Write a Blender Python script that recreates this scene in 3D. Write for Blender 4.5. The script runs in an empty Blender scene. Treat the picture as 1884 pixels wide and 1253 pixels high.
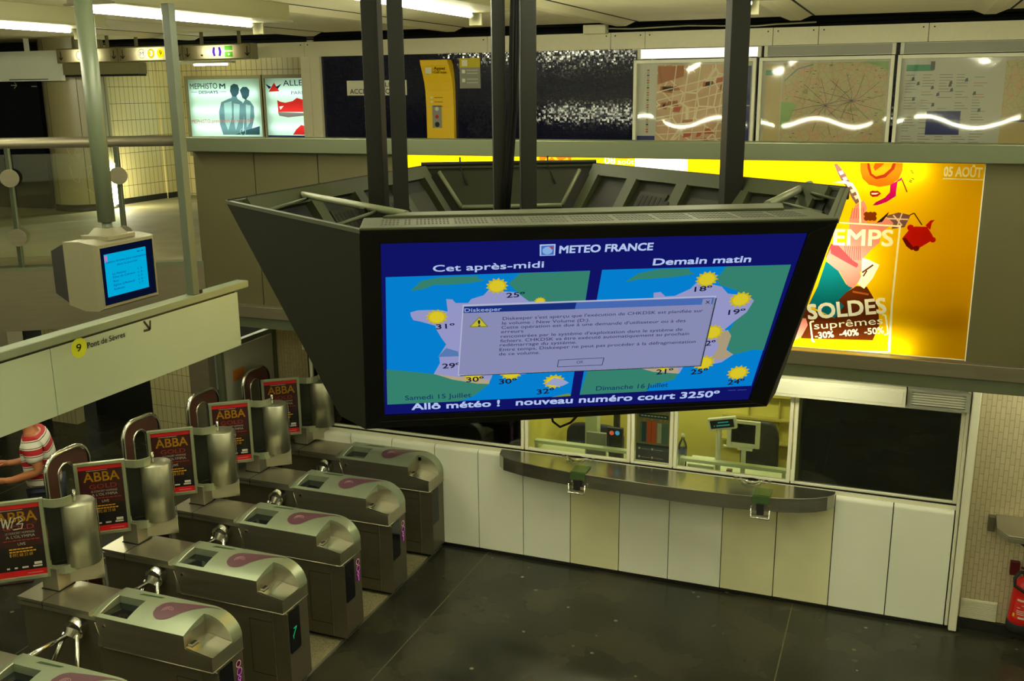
import bpy, bmesh, math, random
from mathutils import Vector, Matrix
random.seed(7)
SC = bpy.context.scene
COL = SC.collection
# ---------------------------------------------------------------- camera
W_, H_, FPX = 1884, 1253, 1836.5
th, ro, ya = math.radians(14.054), math.radians(-0.54838), math.radians(21.4105)
CAM = Vector((0, 0, 4.4))
_F = Vector((-math.sin(ya)*math.cos(th), math.cos(ya)*math.cos(th), -math.sin(th)))
_R = Vector((math.cos(ya), math.sin(ya), 0)); _U = _R.cross(_F)
R_ = _R*math.cos(ro) + _U*math.sin(ro); U_ = -_R*math.sin(ro) + _U*math.cos(ro); F_ = _F
cd = bpy.data.cameras.new('camera'); cam = bpy.data.objects.new('camera', cd); COL.objects.link(cam)
cam.matrix_world = Matrix.Translation(CAM) @ Matrix((R_, U_, -F_)).transposed().to_4x4()
cd.sensor_width = 36; cd.lens = 36*FPX/W_; cd.clip_start = .05; cd.clip_end = 100
SC.camera = cam
# ---------------------------------------------------------------- world / exposure
wd = bpy.data.worlds.new('world'); SC.world = wd; wd.use_nodes = True
wd.node_tree.nodes['Background'].inputs[0].default_value = (1, 1, .65, 1)
wd.node_tree.nodes['Background'].inputs[1].default_value = .05
SC.view_settings.view_transform = 'Standard'; SC.view_settings.look = 'None'
SC.view_settings.gamma = 1; SC.view_settings.use_curve_mapping = False
SC.view_settings.exposure = 0
LCOL = (1.0, .985, .68)          # tint of the fluorescent light
TUBE = 138.0                     # strength of a bare tube
def ray(px, py):
    return (R_*(px-W_/2) - U_*(py-H_/2) + F_*FPX)
def hitz(px, py, z): d = ray(px, py); return CAM + d*((z-CAM.z)/d.z)
def hity(px, py, y): d = ray(px, py); return CAM + d*(y/d.y)
def hitx(px, py, x): d = ray(px, py); return CAM + d*(x/d.x)
# ---------------------------------------------------------------- materials
def lin(c):
    return tuple((v/255/12.92 if v/255 <= .04045 else ((v/255+.055)/1.055)**2.4) for v in c)
MATS = {}
def mat(name, rgb=(128,128,128), rough=.6, metal=0, emit=None, es=1.0, spec=.5, noise=0, nscale=30, bump=0, bscale=60, brushed=False):
    if name in MATS: return MATS[name]
    m = bpy.data.materials.new(name); m.use_nodes = True; nt = m.node_tree; b = nt.nodes['Principled BSDF']
    c = lin(rgb); b.inputs['Base Color'].default_value = (*c, 1)
    b.inputs['Roughness'].default_value = rough; b.inputs['Metallic'].default_value = metal
    b.inputs['Specular IOR Level'].default_value = spec
    if emit is not None:
        e = lin(emit); b.inputs['Emission Color'].default_value = (*e, 1); b.inputs['Emission Strength'].default_value = es
    if noise or bump or brushed:
        tc = nt.nodes.new('ShaderNodeTexCoord')
        n = nt.nodes.new('ShaderNodeTexNoise'); n.inputs['Scale'].default_value = nscale; n.inputs['Detail'].default_value = 5
        src = tc.outputs['Object']
        if brushed:
            mp = nt.nodes.new('ShaderNodeMapping'); mp.inputs['Scale'].default_value = (1, 1, 14); nt.links.new(src, mp.inputs[0]); src = mp.outputs[0]
        nt.links.new(src, n.inputs['Vector'])
        if noise:
            r = nt.nodes.new('ShaderNodeMapRange'); r.inputs['From Min'].default_value = .3; r.inputs['From Max'].default_value = .7
            r.inputs['To Min'].default_value = 1-noise; r.inputs['To Max'].default_value = 1+noise*.5
            nt.links.new(n.outputs[0], r.inputs[0])
            mx = nt.nodes.new('ShaderNodeMix'); mx.data_type = 'RGBA'; mx.blend_type = 'MULTIPLY'; mx.inputs[0].default_value = 1
            mx.inputs[6].default_value = (*c, 1); nt.links.new(r.outputs[0], mx.inputs[7]); nt.links.new(mx.outputs[2], b.inputs['Base Color'])
        if brushed:
            r2 = nt.nodes.new('ShaderNodeMapRange'); r2.inputs['To Min'].default_value = rough-.1; r2.inputs['To Max'].default_value = rough+.14
            nt.links.new(n.outputs[0], r2.inputs[0]); nt.links.new(r2.outputs[0], b.inputs['Roughness'])
        if bump:
            n2 = nt.nodes.new('ShaderNodeTexNoise'); n2.inputs['Scale'].default_value = bscale; nt.links.new(tc.outputs['Object'], n2.inputs['Vector'])
            bp = nt.nodes.new('ShaderNodeBump'); bp.inputs['Strength'].default_value = bump; bp.inputs['Distance'].default_value = .02
            nt.links.new(n2.outputs[0], bp.inputs['Height']); nt.links.new(bp.outputs[0], b.inputs['Normal'])
    MATS[name] = m
    return m
def tile_mat(name, rgb, grout, axes, bw, bh, offset=0, gap=.004, rough=.35, var=.12, smooth=.1):
    """brick texture in world position; axes gives the (length, row) axes"""
    if name in MATS: return MATS[name]
    m = bpy.data.materials.new(name); m.use_nodes = True; nt = m.node_tree; b = nt.nodes['Principled BSDF']
    g = nt.nodes.new('ShaderNodeNewGeometry'); s = nt.nodes.new('ShaderNodeSeparateXYZ'); c = nt.nodes.new('ShaderNodeCombineXYZ')
    nt.links.new(g.outputs['Position'], s.inputs[0])
    nt.links.new(s.outputs[axes[0]], c.inputs[0]); nt.links.new(s.outputs[axes[1]], c.inputs[1])
    br = nt.nodes.new('ShaderNodeTexBrick'); nt.links.new(c.outputs[0], br.inputs['Vector'])
    a = lin(rgb); br.inputs['Color1'].default_value = (*a, 1); br.inputs['Color2'].default_value = (*[v*(1-var) for v in a], 1)
    br.inputs['Mortar'].default_value = (*lin(grout), 1); br.inputs['Scale'].default_value = 1
    br.inputs['Brick Width'].default_value = bw; br.inputs['Row Height'].default_value = bh
    br.inputs['Mortar Size'].default_value = gap; br.inputs['Mortar Smooth'].default_value = smooth
    br.offset = offset; br.squash = 1
    nt.links.new(br.outputs['Color'], b.inputs['Base Color']); b.inputs['Roughness'].default_value = rough
    MATS[name] = m
    return m
def M(name): return MATS[name]
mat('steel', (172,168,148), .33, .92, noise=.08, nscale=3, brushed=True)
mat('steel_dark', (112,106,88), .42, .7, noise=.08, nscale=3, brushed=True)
mat('chrome', (215,215,205), .18, 1)
mat('cowl', (150,160,135), .32, .55, noise=.05, nscale=8)
mat('white_panel', (226,228,212), .35, noise=.03, nscale=3)
mat('white_frame', (222,220,196), .35)
mat('white_strip', (214,208,178), .5, noise=.03)
mat('sign_white', (150,160,134), .38)
mat('sign_cap', (118,128,106), .35, .2)
mat('ceiling', (224,216,180), .7, noise=.05, nscale=2)
mat('ceiling_rib', (206,198,162), .7)
mat('housing', (120,116,82), .55)
mat('brown_panel', (98,94,66), .4, .55, noise=.06, nscale=2)
mat('cap_steel', (104,110,88), .42, .75, noise=.05, nscale=2)
mat('black', (10,10,10), .5); mat('dark', (22,23,20), .5)
mat('void', (6,6,6), .9)
mat('dark_gloss', (12,13,20), .08)
mat('post_dark', (18,18,12), .6, spec=.15); mat('post_brown', (64,50,34), .55)
mat('ring_out', (24,24,16), .6, spec=.15, noise=.05, nscale=60)
mat('ring_rim', (46,50,28), .55, spec=.2); mat('ring_in', (32,34,21), .6, spec=.15); mat('ring_tube', (86,90,62), .45)
mat('bezel', (9,9,7), .4, spec=.2); mat('vent_hole', (26,26,14), .8)
mat('green_paint', (78,86,68), .45); mat('pole_paint', (84,92,72), .4)
mat('monitor_shell', (108,104,80), .5); mat('monitor_back', (20,19,13), .6)
mat('yellow', (240,196,24), .4); mat('yellow_dull', (196,180,20), .5); mat('grey_plate', (140,140,128), .5)
mat('red', (190,18,14), .35); mat('mauve', (98,64,76), .3, .2); mat('mauve_light', (190,150,160), .35)
mat('handle_brown', (62,34,26), .4); mat('smoke', (30,32,26), .2)
mat('skin', (168,104,66), .55); mat('hair', (34,24,18), .7); mat('shorts', (40,44,58), .8); mat('sandal', (50,34,24), .7)
mat('concrete', (142,134,98), .7, noise=.18, nscale=2.5)
mat('column_tile', (150,142,104), .28, noise=.05)
mat('col_line', (90,82,50), .6)
mat('door_grey', (134,132,112), .45, noise=.04); mat('door_brown', (110,96,58), .5)
mat('orange_label', (160,96,24), .5)
mat('office_yellow', (206,196,96), .6); mat('office_shelf', (176,164,80), .6); mat('desk', (196,206,170), .4)
mat('chair_blue', (42,48,62), .8); mat('chair_grey', (40,42,44), .85)
mat('rubber', (18,18,16), .7); mat('cable', (8,8,7), .7, spec=.1); mat('cable_grey', (150,146,120), .6)
mat('white_dull', (200,200,180), .5)
mat('tube_glow', (255,255,255), emit=(255,255,255), es=1)
def vsteel():
    m = mat('steel_vertical', (168,168,146), .36, .9, brushed=True, nscale=3)
    for n in m.node_tree.nodes:
        if n.type == 'MAPPING': n.inputs['Scale'].default_value = (16,16,.3)
    bp = m.node_tree.nodes.new('ShaderNodeBump'); bp.inputs['Strength'].default_value = .12; bp.inputs['Distance'].default_value = .01
    nz = next(n for n in m.node_tree.nodes if n.type == 'TEX_NOISE')
    m.node_tree.links.new(nz.outputs[0], bp.inputs['Height']); m.node_tree.links.new(bp.outputs[0], m.node_tree.nodes['Principled BSDF'].inputs['Normal'])
vsteel()
def emis(name, rgb, s):
    if name in MATS: return MATS[name]
    m = bpy.data.materials.new(name); m.use_nodes = True; nt = m.node_tree; nt.nodes.remove(nt.nodes['Principled BSDF'])
    e = nt.nodes.new('ShaderNodeEmission'); e.inputs[0].default_value = (*rgb, 1); e.inputs[1].default_value = s
    nt.links.new(e.outputs[0], nt.nodes['Material Output'].inputs[0]); MATS[name] = m; return m
emis('tube', LCOL, TUBE)
emis('tube_box', (1, .97, .75), 13)
emis('tube_cool', (.85, 1, .92), 6)
emis('tube_office', (1,.97,.62), 26)
emis('tube_low', LCOL, 45)
def scr(rgb, s=1.0):
    n = 'scr_%d_%d_%d_%s' % (*rgb, s)
    if n not in MATS:
        m = emis(n, lin(rgb), s)
    return MATS[n]
def trans(rgb, gain=1.0):
    """back-lit translucent print"""
    n = 'print_%d_%d_%d' % rgb
    if n in MATS: return MATS[n]
    m = bpy.data.materials.new(n); m.use_nodes = True; nt = m.node_tree; nt.nodes.remove(nt.nodes['Principled BSDF'])
    t = nt.nodes.new('ShaderNodeBsdfTranslucent'); t.inputs[0].default_value = (*lin(rgb), 1)
    nt.links.new(t.outputs[0], nt.nodes['Material Output'].inputs[0]); MATS[n] = m; return m
def glassy(name, tint=(1, 1, 1), refl=.10, rough=.02, bump=0, bscale=3):
    if name in MATS: return MATS[name]
    m = bpy.data.materials.new(name); m.use_nodes = True; nt = m.node_tree; nt.nodes.remove(nt.nodes['Principled BSDF'])
    t = nt.nodes.new('ShaderNodeBsdfTransparent'); t.inputs[0].default_value = (*tint, 1)
    g = nt.nodes.new('ShaderNodeBsdfGlossy'); g.inputs['Roughness'].default_value = rough
    x = nt.nodes.new('ShaderNodeMixShader'); fr = nt.nodes.new('ShaderNodeFresnel'); fr.inputs[0].default_value = 1.5
    ad = nt.nodes.new('ShaderNodeMath'); ad.operation = 'ADD'; ad.inputs[1].default_value = refl-.04; ad.use_clamp = True
    nt.links.new(fr.outputs[0], ad.inputs[0]); nt.links.new(ad.outputs[0], x.inputs[0])
    nt.links.new(t.outputs[0], x.inputs[1]); nt.links.new(g.outputs[0], x.inputs[2])
    nt.links.new(x.outputs[0], nt.nodes['Material Output'].inputs[0])
    if bump:
        tc = nt.nodes.new('ShaderNodeTexCoord'); n = nt.nodes.new('ShaderNodeTexNoise'); n.inputs['Scale'].default_value = bscale
        n.inputs['Detail'].default_value = .6
        bp = nt.nodes.new('ShaderNodeBump'); bp.inputs['Strength'].default_value = bump; bp.inputs['Distance'].default_value = .05
        nt.links.new(tc.outputs['Object'], n.inputs['Vector']); nt.links.new(n.outputs[0], bp.inputs['Height']); nt.links.new(bp.outputs[0], g.inputs['Normal'])
    MATS[name] = m; return m
glassy('glass', (.93, .97, .90), .06)
glassy('glass_dim', (.55, .6, .55), .08)
glassy('acrylic', (.95, .95, .9), .10, .05, .10, 1.6)
glassy('bottle_glass', (.85, .92, .9), .16, .05)
glassy('smoked', (.22, .24, .2), .08, .05)
# ---------------------------------------------------------------- mesh builder
class MB:
    def __init__(s): s.v = []; s.f = []; s.m = []; s.sm = []; s.st = set()
    def add(s, vs, fs, mi=0, smooth=False):
        n = len(s.v); s.st.add(n); s.v += [Vector(v) for v in vs]
        for f in fs: s.f.append([i+n for i in f]); s.m.append(mi); s.sm.append(smooth)
        return s
    def box(s, a, b, mi=0, rot=None):
        x0, y0, z0 = a; x1, y1, z1 = b
        if x0 > x1: x0, x1 = x1, x0
        if y0 > y1: y0, y1 = y1, y0
        if z0 > z1: z0, z1 = z1, z0
        vs = [(x0,y0,z0),(x1,y0,z0),(x1,y1,z0),(x0,y1,z0),(x0,y0,z1),(x1,y0,z1),(x1,y1,z1),(x0,y1,z1)]
        if rot: vs = [rot @ Vector(v) for v in vs]
        return s.add(vs, [(0,3,2,1),(4,5,6,7),(0,1,5,4),(1,2,6,5),(2,3,7,6),(3,0,4,7)], mi)
    def obox(s, o, ex, ey, ez, mi=0):
        """box from corner o along three edge vectors"""
        o, ex, ey, ez = map(Vector, (o, ex, ey, ez))
        vs = [o, o+ex, o+ex+ey, o+ey, o+ez, o+ex+ez, o+ex+ey+ez, o+ey+ez]
        fs = [(0,3,2,1),(4,5,6,7),(0,1,5,4),(1,2,6,5),(2,3,7,6),(3,0,4,7)]
        if ex.cross(ey).dot(ez) < 0: fs = [f[::-1] for f in fs]
        return s.add(vs, fs, mi)
    def prism(s, pts, d, mi=0, smooth=False):
        """extrude a 3-D polygon by vector d"""
        n = len(pts); P = [Vector(p) for p in pts]; d = Vector(d)
        nrm = Vector((0,0,0))
        for i in range(n): nrm += P[i].cross(P[(i+1) % n])
        vs = P + [p+d for p in P]
        fl = nrm.dot(d) > 0
        a, b = list(range(n)), list(range(n, 2*n))
        fs = [a[::-1], b] if fl else [a, b[::-1]]
        s.add(vs, fs, mi)
        sd = []
        for i in range(n):
            j = (i+1) % n
            sd.append((i, j, j+n, i+n) if fl else (j, i, i+n, j+n))
        k = len(s.v)-2*n
        for f in sd: s.f.append([q+k for q in f]); s.m.append(mi); s.sm.append(smooth)
        return s
    def cyl(s, a, b, r, mi=0, n=16, r2=None, cap=True, smooth=True):
        a, b = Vector(a), Vector(b); d = (b-a).normalized(); r2 = r if r2 is None else r2
        u = d.orthogonal().normalized(); w = d.cross(u)
        vs = [a+(u*math.cos(t)+w*math.sin(t))*r for t in [2*math.pi*i/n for i in range(n)]]
        vs += [b+(u*math.cos(t)+w*math.sin(t))*r2 for t in [2*math.pi*i/n for i in range(n)]]
        s.add(vs, [(i, (i+1) % n, (i+1) % n+n, i+n) for i in range(n)], mi, smooth)
        if cap:
            k = len(s.v)-2*n; s.f.append([k+i for i in range(n)][::-1]); s.f.append([k+n+i for i in range(n)]); s.m += [mi, mi]; s.sm += [False, False]
        return s
    def tube(s, pts, r, mi=0, n=10, closed=False):
        P = [Vector(p) for p in pts]; m = len(P); rings = []
        up = None
        for i in range(m):
            if closed: t = (P[(i+1) % m]-P[i-1]).normalized()
            else: t = (P[min(i+1, m-1)]-P[max(i-1, 0)]).normalized()
            if up is None: up = t.orthogonal().normalized()
            up = (up - t*up.dot(t)).normalized(); w = t.cross(up)
            rings.append([P[i]+(up*math.cos(2*math.pi*k/n)+w*math.sin(2*math.pi*k/n))*r for k in range(n)])
        vs = [v for q in rings for v in q]; fs = []
        for i in range(m if closed else m-1):
            j = (i+1) % m
            for k in range(n): fs.append((i*n+k, i*n+(k+1) % n, j*n+(k+1) % n, j*n+k))
        s.add(vs, fs, mi, True)
        if not closed:
            k = len(s.v)-len(vs); s.f.append([k+i for i in range(n)][::-1]); s.f.append([k+(m-1)*n+i for i in range(n)]); s.m += [mi, mi]; s.sm += [False, False]
        return s
    def lathe(s, prof, c=(0,0,0), mi=0, n=24, a0=0, a1=2*math.pi):
        full = abs(a1-a0-2*math.pi) < 1e-6; k = n if full else n+1
        vs = []
        for r, z in prof:
            for i in range(k):
                t = a0+(a1-a0)*i/n; vs.append((c[0]+r*math.cos(t), c[1]+r*math.sin(t), c[2]+z))
        fs = []
        for j in range(len(prof)-1):
            for i in range(n):
                i2 = (i+1) % k if full else i+1
                fs.append((j*k+i, j*k+i2, (j+1)*k+i2, (j+1)*k+i))
        return s.add(vs, fs, mi, True)
    def each(s, name, mats, parent=None, bevel=0):
        """link every separate piece as an object of its own"""
        st = sorted(s.st)+[len(s.v)]; out = []
        for a, b in zip(st, st[1:]):
            q = MB(); q.v = s.v[a:b]
            for f, m, sm in zip(s.f, s.m, s.sm):
                if a <= f[0] < b: q.f.append([i-a for i in f]); q.m.append(m); q.sm.append(sm)
            out.append(q.build(name, mats, parent, bevel=bevel))
        return out
    def quad(s, a, b, c, d, mi=0): return s.add([a, b, c, d], [(0,1,2,3)], mi)
    def build(s, name, mats, parent=None, local=False, bevel=0, base=None, segs=2):
        if not isinstance(mats, (list, tuple)): mats = [mats]
        me = bpy.data.meshes.new(name); o = bpy.data.objects.new(name, me); COL.objects.link(o)
        off = Vector((0,0,0))
        if parent is not None:
            o.parent = parent
            if not local:
                off = world_loc(parent)
        else:
            if not local:
                xs = [v.x for v in s.v]; ys = [v.y for v in s.v]; zs = [v.z for v in s.v]
                off = Vector(base) if base else Vector(((min(xs)+max(xs))/2, (min(ys)+max(ys))/2, min(zs)))
                o.location = off
        me.from_pydata([v-off for v in s.v], [], s.f)
        for m in mats: me.materials.append(MATS[m] if isinstance(m, str) else m)
        for p, mi, sm in zip(me.polygons, s.m, s.sm): p.material_index = mi; p.use_smooth = sm
        me.update()
        if bevel:
            md = o.modifiers.new('bevel', 'BEVEL'); md.width = bevel; md.segments = segs; md.limit_method = 'ANGLE'; md.angle_limit = math.radians(40)
        return o
def world_loc(o):
    v = Vector((0,0,0))
    while o is not None: v += o.location; o = o.parent
    return v
def tag(o, label, cat, group=None):
    o['label'] = label; o['category'] = cat
    if group: o['group'] = group
    return o
def thing(name, label, cat, loc=(0,0,0), rz=0, group=None):
    o = bpy.data.objects.new(name, None); COL.objects.link(o); o.location = loc; o.rotation_euler = (0,0,rz); o.empty_display_size = .1
    return tag(o, label, cat, group)
def struct(o): o['kind'] = 'structure'; return o
def copy_tree(o, parent=None):
    c = o.copy(); COL.objects.link(c)
    if parent is not None: c.parent = parent
    for ch in [x for x in KIDS.get(o.name, [])] or [x for x in bpy.data.objects if x.parent == o]:
        copy_tree(ch, c)
    return c
KIDS = {}
def nest(t, table):
    """hang sub-parts under their part (parts sit at their thing's origin)"""
    kids = [o for o in bpy.data.objects if o.parent == t]
    byn = {}
    for o in kids: byn.setdefault(o.name.split('.')[0], []).append(o)
    for sub, part in table.items():
        for k, o in enumerate(byn.get(sub, [])):
            if part in byn: o.parent = byn[part][min(k*len(byn[part])//max(1, len(byn[sub])), len(byn[part])-1)]
# ---------------------------------------------------------------- flat printed artwork
_tx = {}
def text_geo(txt, bold=0):
    k = (txt, bold)
    if k in _tx: return _tx[k]
    cu = bpy.data.curves.new('t', 'FONT'); cu.body = txt; cu.size = 1; cu.resolution_u = 3; cu.fill_mode = 'FRONT'
    ob = bpy.data.objects.new('t', cu); COL.objects.link(ob)
    dg = bpy.context.evaluated_depsgraph_get(); dg.update()
    me = bpy.data.meshes.new_from_object(ob.evaluated_get(dg))
    vs = [(v.co.x, v.co.y) for v in me.vertices]; fs = [list(p.vertices) for p in me.polygons]
    bpy.data.objects.remove(ob); bpy.data.curves.remove(cu); bpy.data.meshes.remove(me)
    _tx[k] = (vs, fs); return _tx[k]
class Sheet:
    """flat artwork lying on a real plane; 2-D points are metres along u and v"""
    def __init__(s, o, u, v, step=.0008):
        s.o = Vector(o); s.u = Vector(u).normalized(); vv = Vector(v); vv -= s.u*vv.dot(s.u); s.v = vv.normalized()
        s.n = s.u.cross(s.v); s.step = step; s.V = []; s.F = []; s.Mi = []; s.mats = []
    def mi(s, m):
        m = MATS[m] if isinstance(m, str) else m
        if m not in s.mats: s.mats.append(m)
        return s.mats.index(m)
    def at(s, px, py):
        """2-D position on this plane of something seen at photo pixel px,py"""
        d = ray(px, py); p = CAM + d*((s.o-CAM).dot(s.n)/d.dot(s.n)) - s.o
        return (p.dot(s.u), p.dot(s.v))
    def p3(s, p, layer=0): return s.o + s.u*p[0] + s.v*p[1] + s.n*s.step*layer
    def poly(s, pts, m, layer=1):
        a = sum(pts[i][0]*pts[(i+1) % len(pts)][1]-pts[(i+1) % len(pts)][0]*pts[i][1] for i in range(len(pts)))
        if a < 0: pts = pts[::-1]
        n = len(s.V); s.V += [s.p3(p, layer) for p in pts]; s.F.append(list(range(n, n+len(pts)))); s.Mi.append(s.mi(m))
    def ppoly(s, pts, m, layer=1): s.poly([s.at(*p) for p in pts], m, layer)
    def rect(s, x0, y0, x1, y1, m, layer=1): s.poly([(x0,y0),(x1,y0),(x1,y1),(x0,y1)], m, layer)
    def disc(s, c, r, m, layer=1, n=20, ry=None):
        ry = ry or r; s.poly([(c[0]+r*math.cos(2*math.pi*i/n), c[1]+ry*math.sin(2*math.pi*i/n)) for i in range(n)], m, layer)
    def ring(s, c, r, w, m, layer=1, n=24):
        for i in range(n):
            a, b = 2*math.pi*i/n, 2*math.pi*(i+1)/n
            s.poly([(c[0]+q*math.cos(t), c[1]+q*math.sin(t)) for q, t in ((r-w,a),(r,a),(r,b),(r-w,b))], m, layer)
    def line(s, pts, w, m, layer=1):
        for a, b in zip(pts, pts[1:]):
            dx, dy = b[0]-a[0], b[1]-a[1]; L = math.hypot(dx, dy) or 1; nx, ny = -dy/L*w/2, dx/L*w/2
            s.poly([(a[0]+nx,a[1]+ny),(a[0]-nx,a[1]-ny),(b[0]-nx,b[1]-ny),(b[0]+nx,b[1]+ny)], m, layer)
    def pline(s, pts, w, m, layer=1): s.line([s.at(*p) for p in pts], w, m, layer)
    def star(s, c, r, m, layer=1, n=14, k=.68, ry=1):
        s.poly([(c[0]+r*(1 if i % 2 == 0 else k)*math.cos(math.pi*i/n), c[1]+ry*r*(1 if i % 2 == 0 else k)*math.sin(math.pi*i/n)) for i in range(2*n)], m, layer)
    def text(s, txt, p0, p1, h, m, layer=2, bold=0, slant=0):
        vs, fs = text_geo(txt)
        if not vs: return
        x0 = min(v[0] for v in vs); x1 = max(v[0] for v in vs)
        hv, _ = text_geo('H'); ch = max(v[1] for v in hv)-min(v[1] for v in hv)
        dx, dy = p1[0]-p0[0], p1[1]-p0[1]; L = math.hypot(dx, dy); ux, uy = dx/L, dy/L
        sx = L/(x1-x0); sy = h/ch; n = len(s.V); k = s.mi(m)
        w = bold*sy*.55
        for ox, oy in (((-w,-w),(w,-w),(-w,w),(w,w)) if bold else ((0,0),)):
            n = len(s.V)
            for a, b in vs:
                a = (a-x0)*sx + b*sy*slant + ox; b = b*sy + oy
                s.V.append(s.p3((p0[0]+a*ux-b*uy, p0[1]+a*uy+b*ux), layer))
            for f in fs: s.F.append([i+n for i in f]); s.Mi.append(k)
    def ptext(s, txt, a, b, hpx, m, layer=2, bold=0, slant=0):
        """baseline from photo pixel a to b, capital height in photo pixels"""
        A, B = s.at(*a), s.at(*b); T = s.at(a[0], a[1]-hpx); s.text(txt, A, B, math.hypot(T[0]-A[0], T[1]-A[1]), m, layer, bold, slant)
    def flatten(s):
        """cut overlapping shapes so that only the topmost print remains everywhere"""
        import numpy as np
        from mathutils.geometry import delaunay_2d_cdt
        co = []; lay = []
        for v in s.V:
            d = v-s.o; co.append(Vector((d.dot(s.u), d.dot(s.v)))); lay.append(round(d.dot(s.n)/s.step))
        fl = [max(lay[i] for i in f) for f in s.F]
        ed = {(min(a, b), max(a, b)) for f in s.F for a, b in zip(f, f[1:]+f[:1])}
        vs, es, fs, ov, oe, of = delaunay_2d_cdt(co, list(ed), [], 0, 1e-5, False)
        P = np.array([(v.x, v.y) for v in vs]); T = np.array([f[:3] for f in fs]); C = P[T].mean(axis=1)
        best = np.full(len(T), -1); src = np.full(len(T), -1)
        for k, f in enumerate(s.F):
            q = np.array([(co[i].x, co[i].y) for i in f]); lo, hi = q.min(0), q.max(0)
            c = np.where((C[:,0] >= lo[0]) & (C[:,0] <= hi[0]) & (C[:,1] >= lo[1]) & (C[:,1] <= hi[1]) & (best <= fl[k]))[0]
            if not len(c): continue
            x, y = C[c,0], C[c,1]; ins = np.zeros(len(c), bool)
            for i in range(len(q)):
                (x0, y0), (x1, y1) = q[i-1], q[i]
                if y0 == y1: continue
                ins ^= ((y0 > y) != (y1 > y)) & (x < (x1-x0)*(y-y0)/(y1-y0)+x0)
            best[c[ins]] = fl[k]; src[c[ins]] = s.Mi[k]
        s.V = [s.p3((v.x, v.y)) for v in vs]; s.F = [list(f) for f, m in zip(fs, src) if m >= 0]; s.Mi = [int(m) for m in src if m >= 0]
    def build(s, name, parent=None, label=None, flat=False):
        if flat: s.flatten()
        mb = MB(); mb.v = s.V; mb.f = s.F; mb.m = s.Mi; mb.sm = [False]*len(s.F)
        o = mb.build(name, s.mats, parent)
        if label: o['label'] = label
        return o

# ================================================================ LARGE STRUCTURE
ZM = 2.9            # mezzanine floor
YB = 7.4            # balcony parapet
YT = 8.32           # ticket office front
YW = 11.0           # mezzanine back wall
ZC = 5.1            # ceiling
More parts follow.
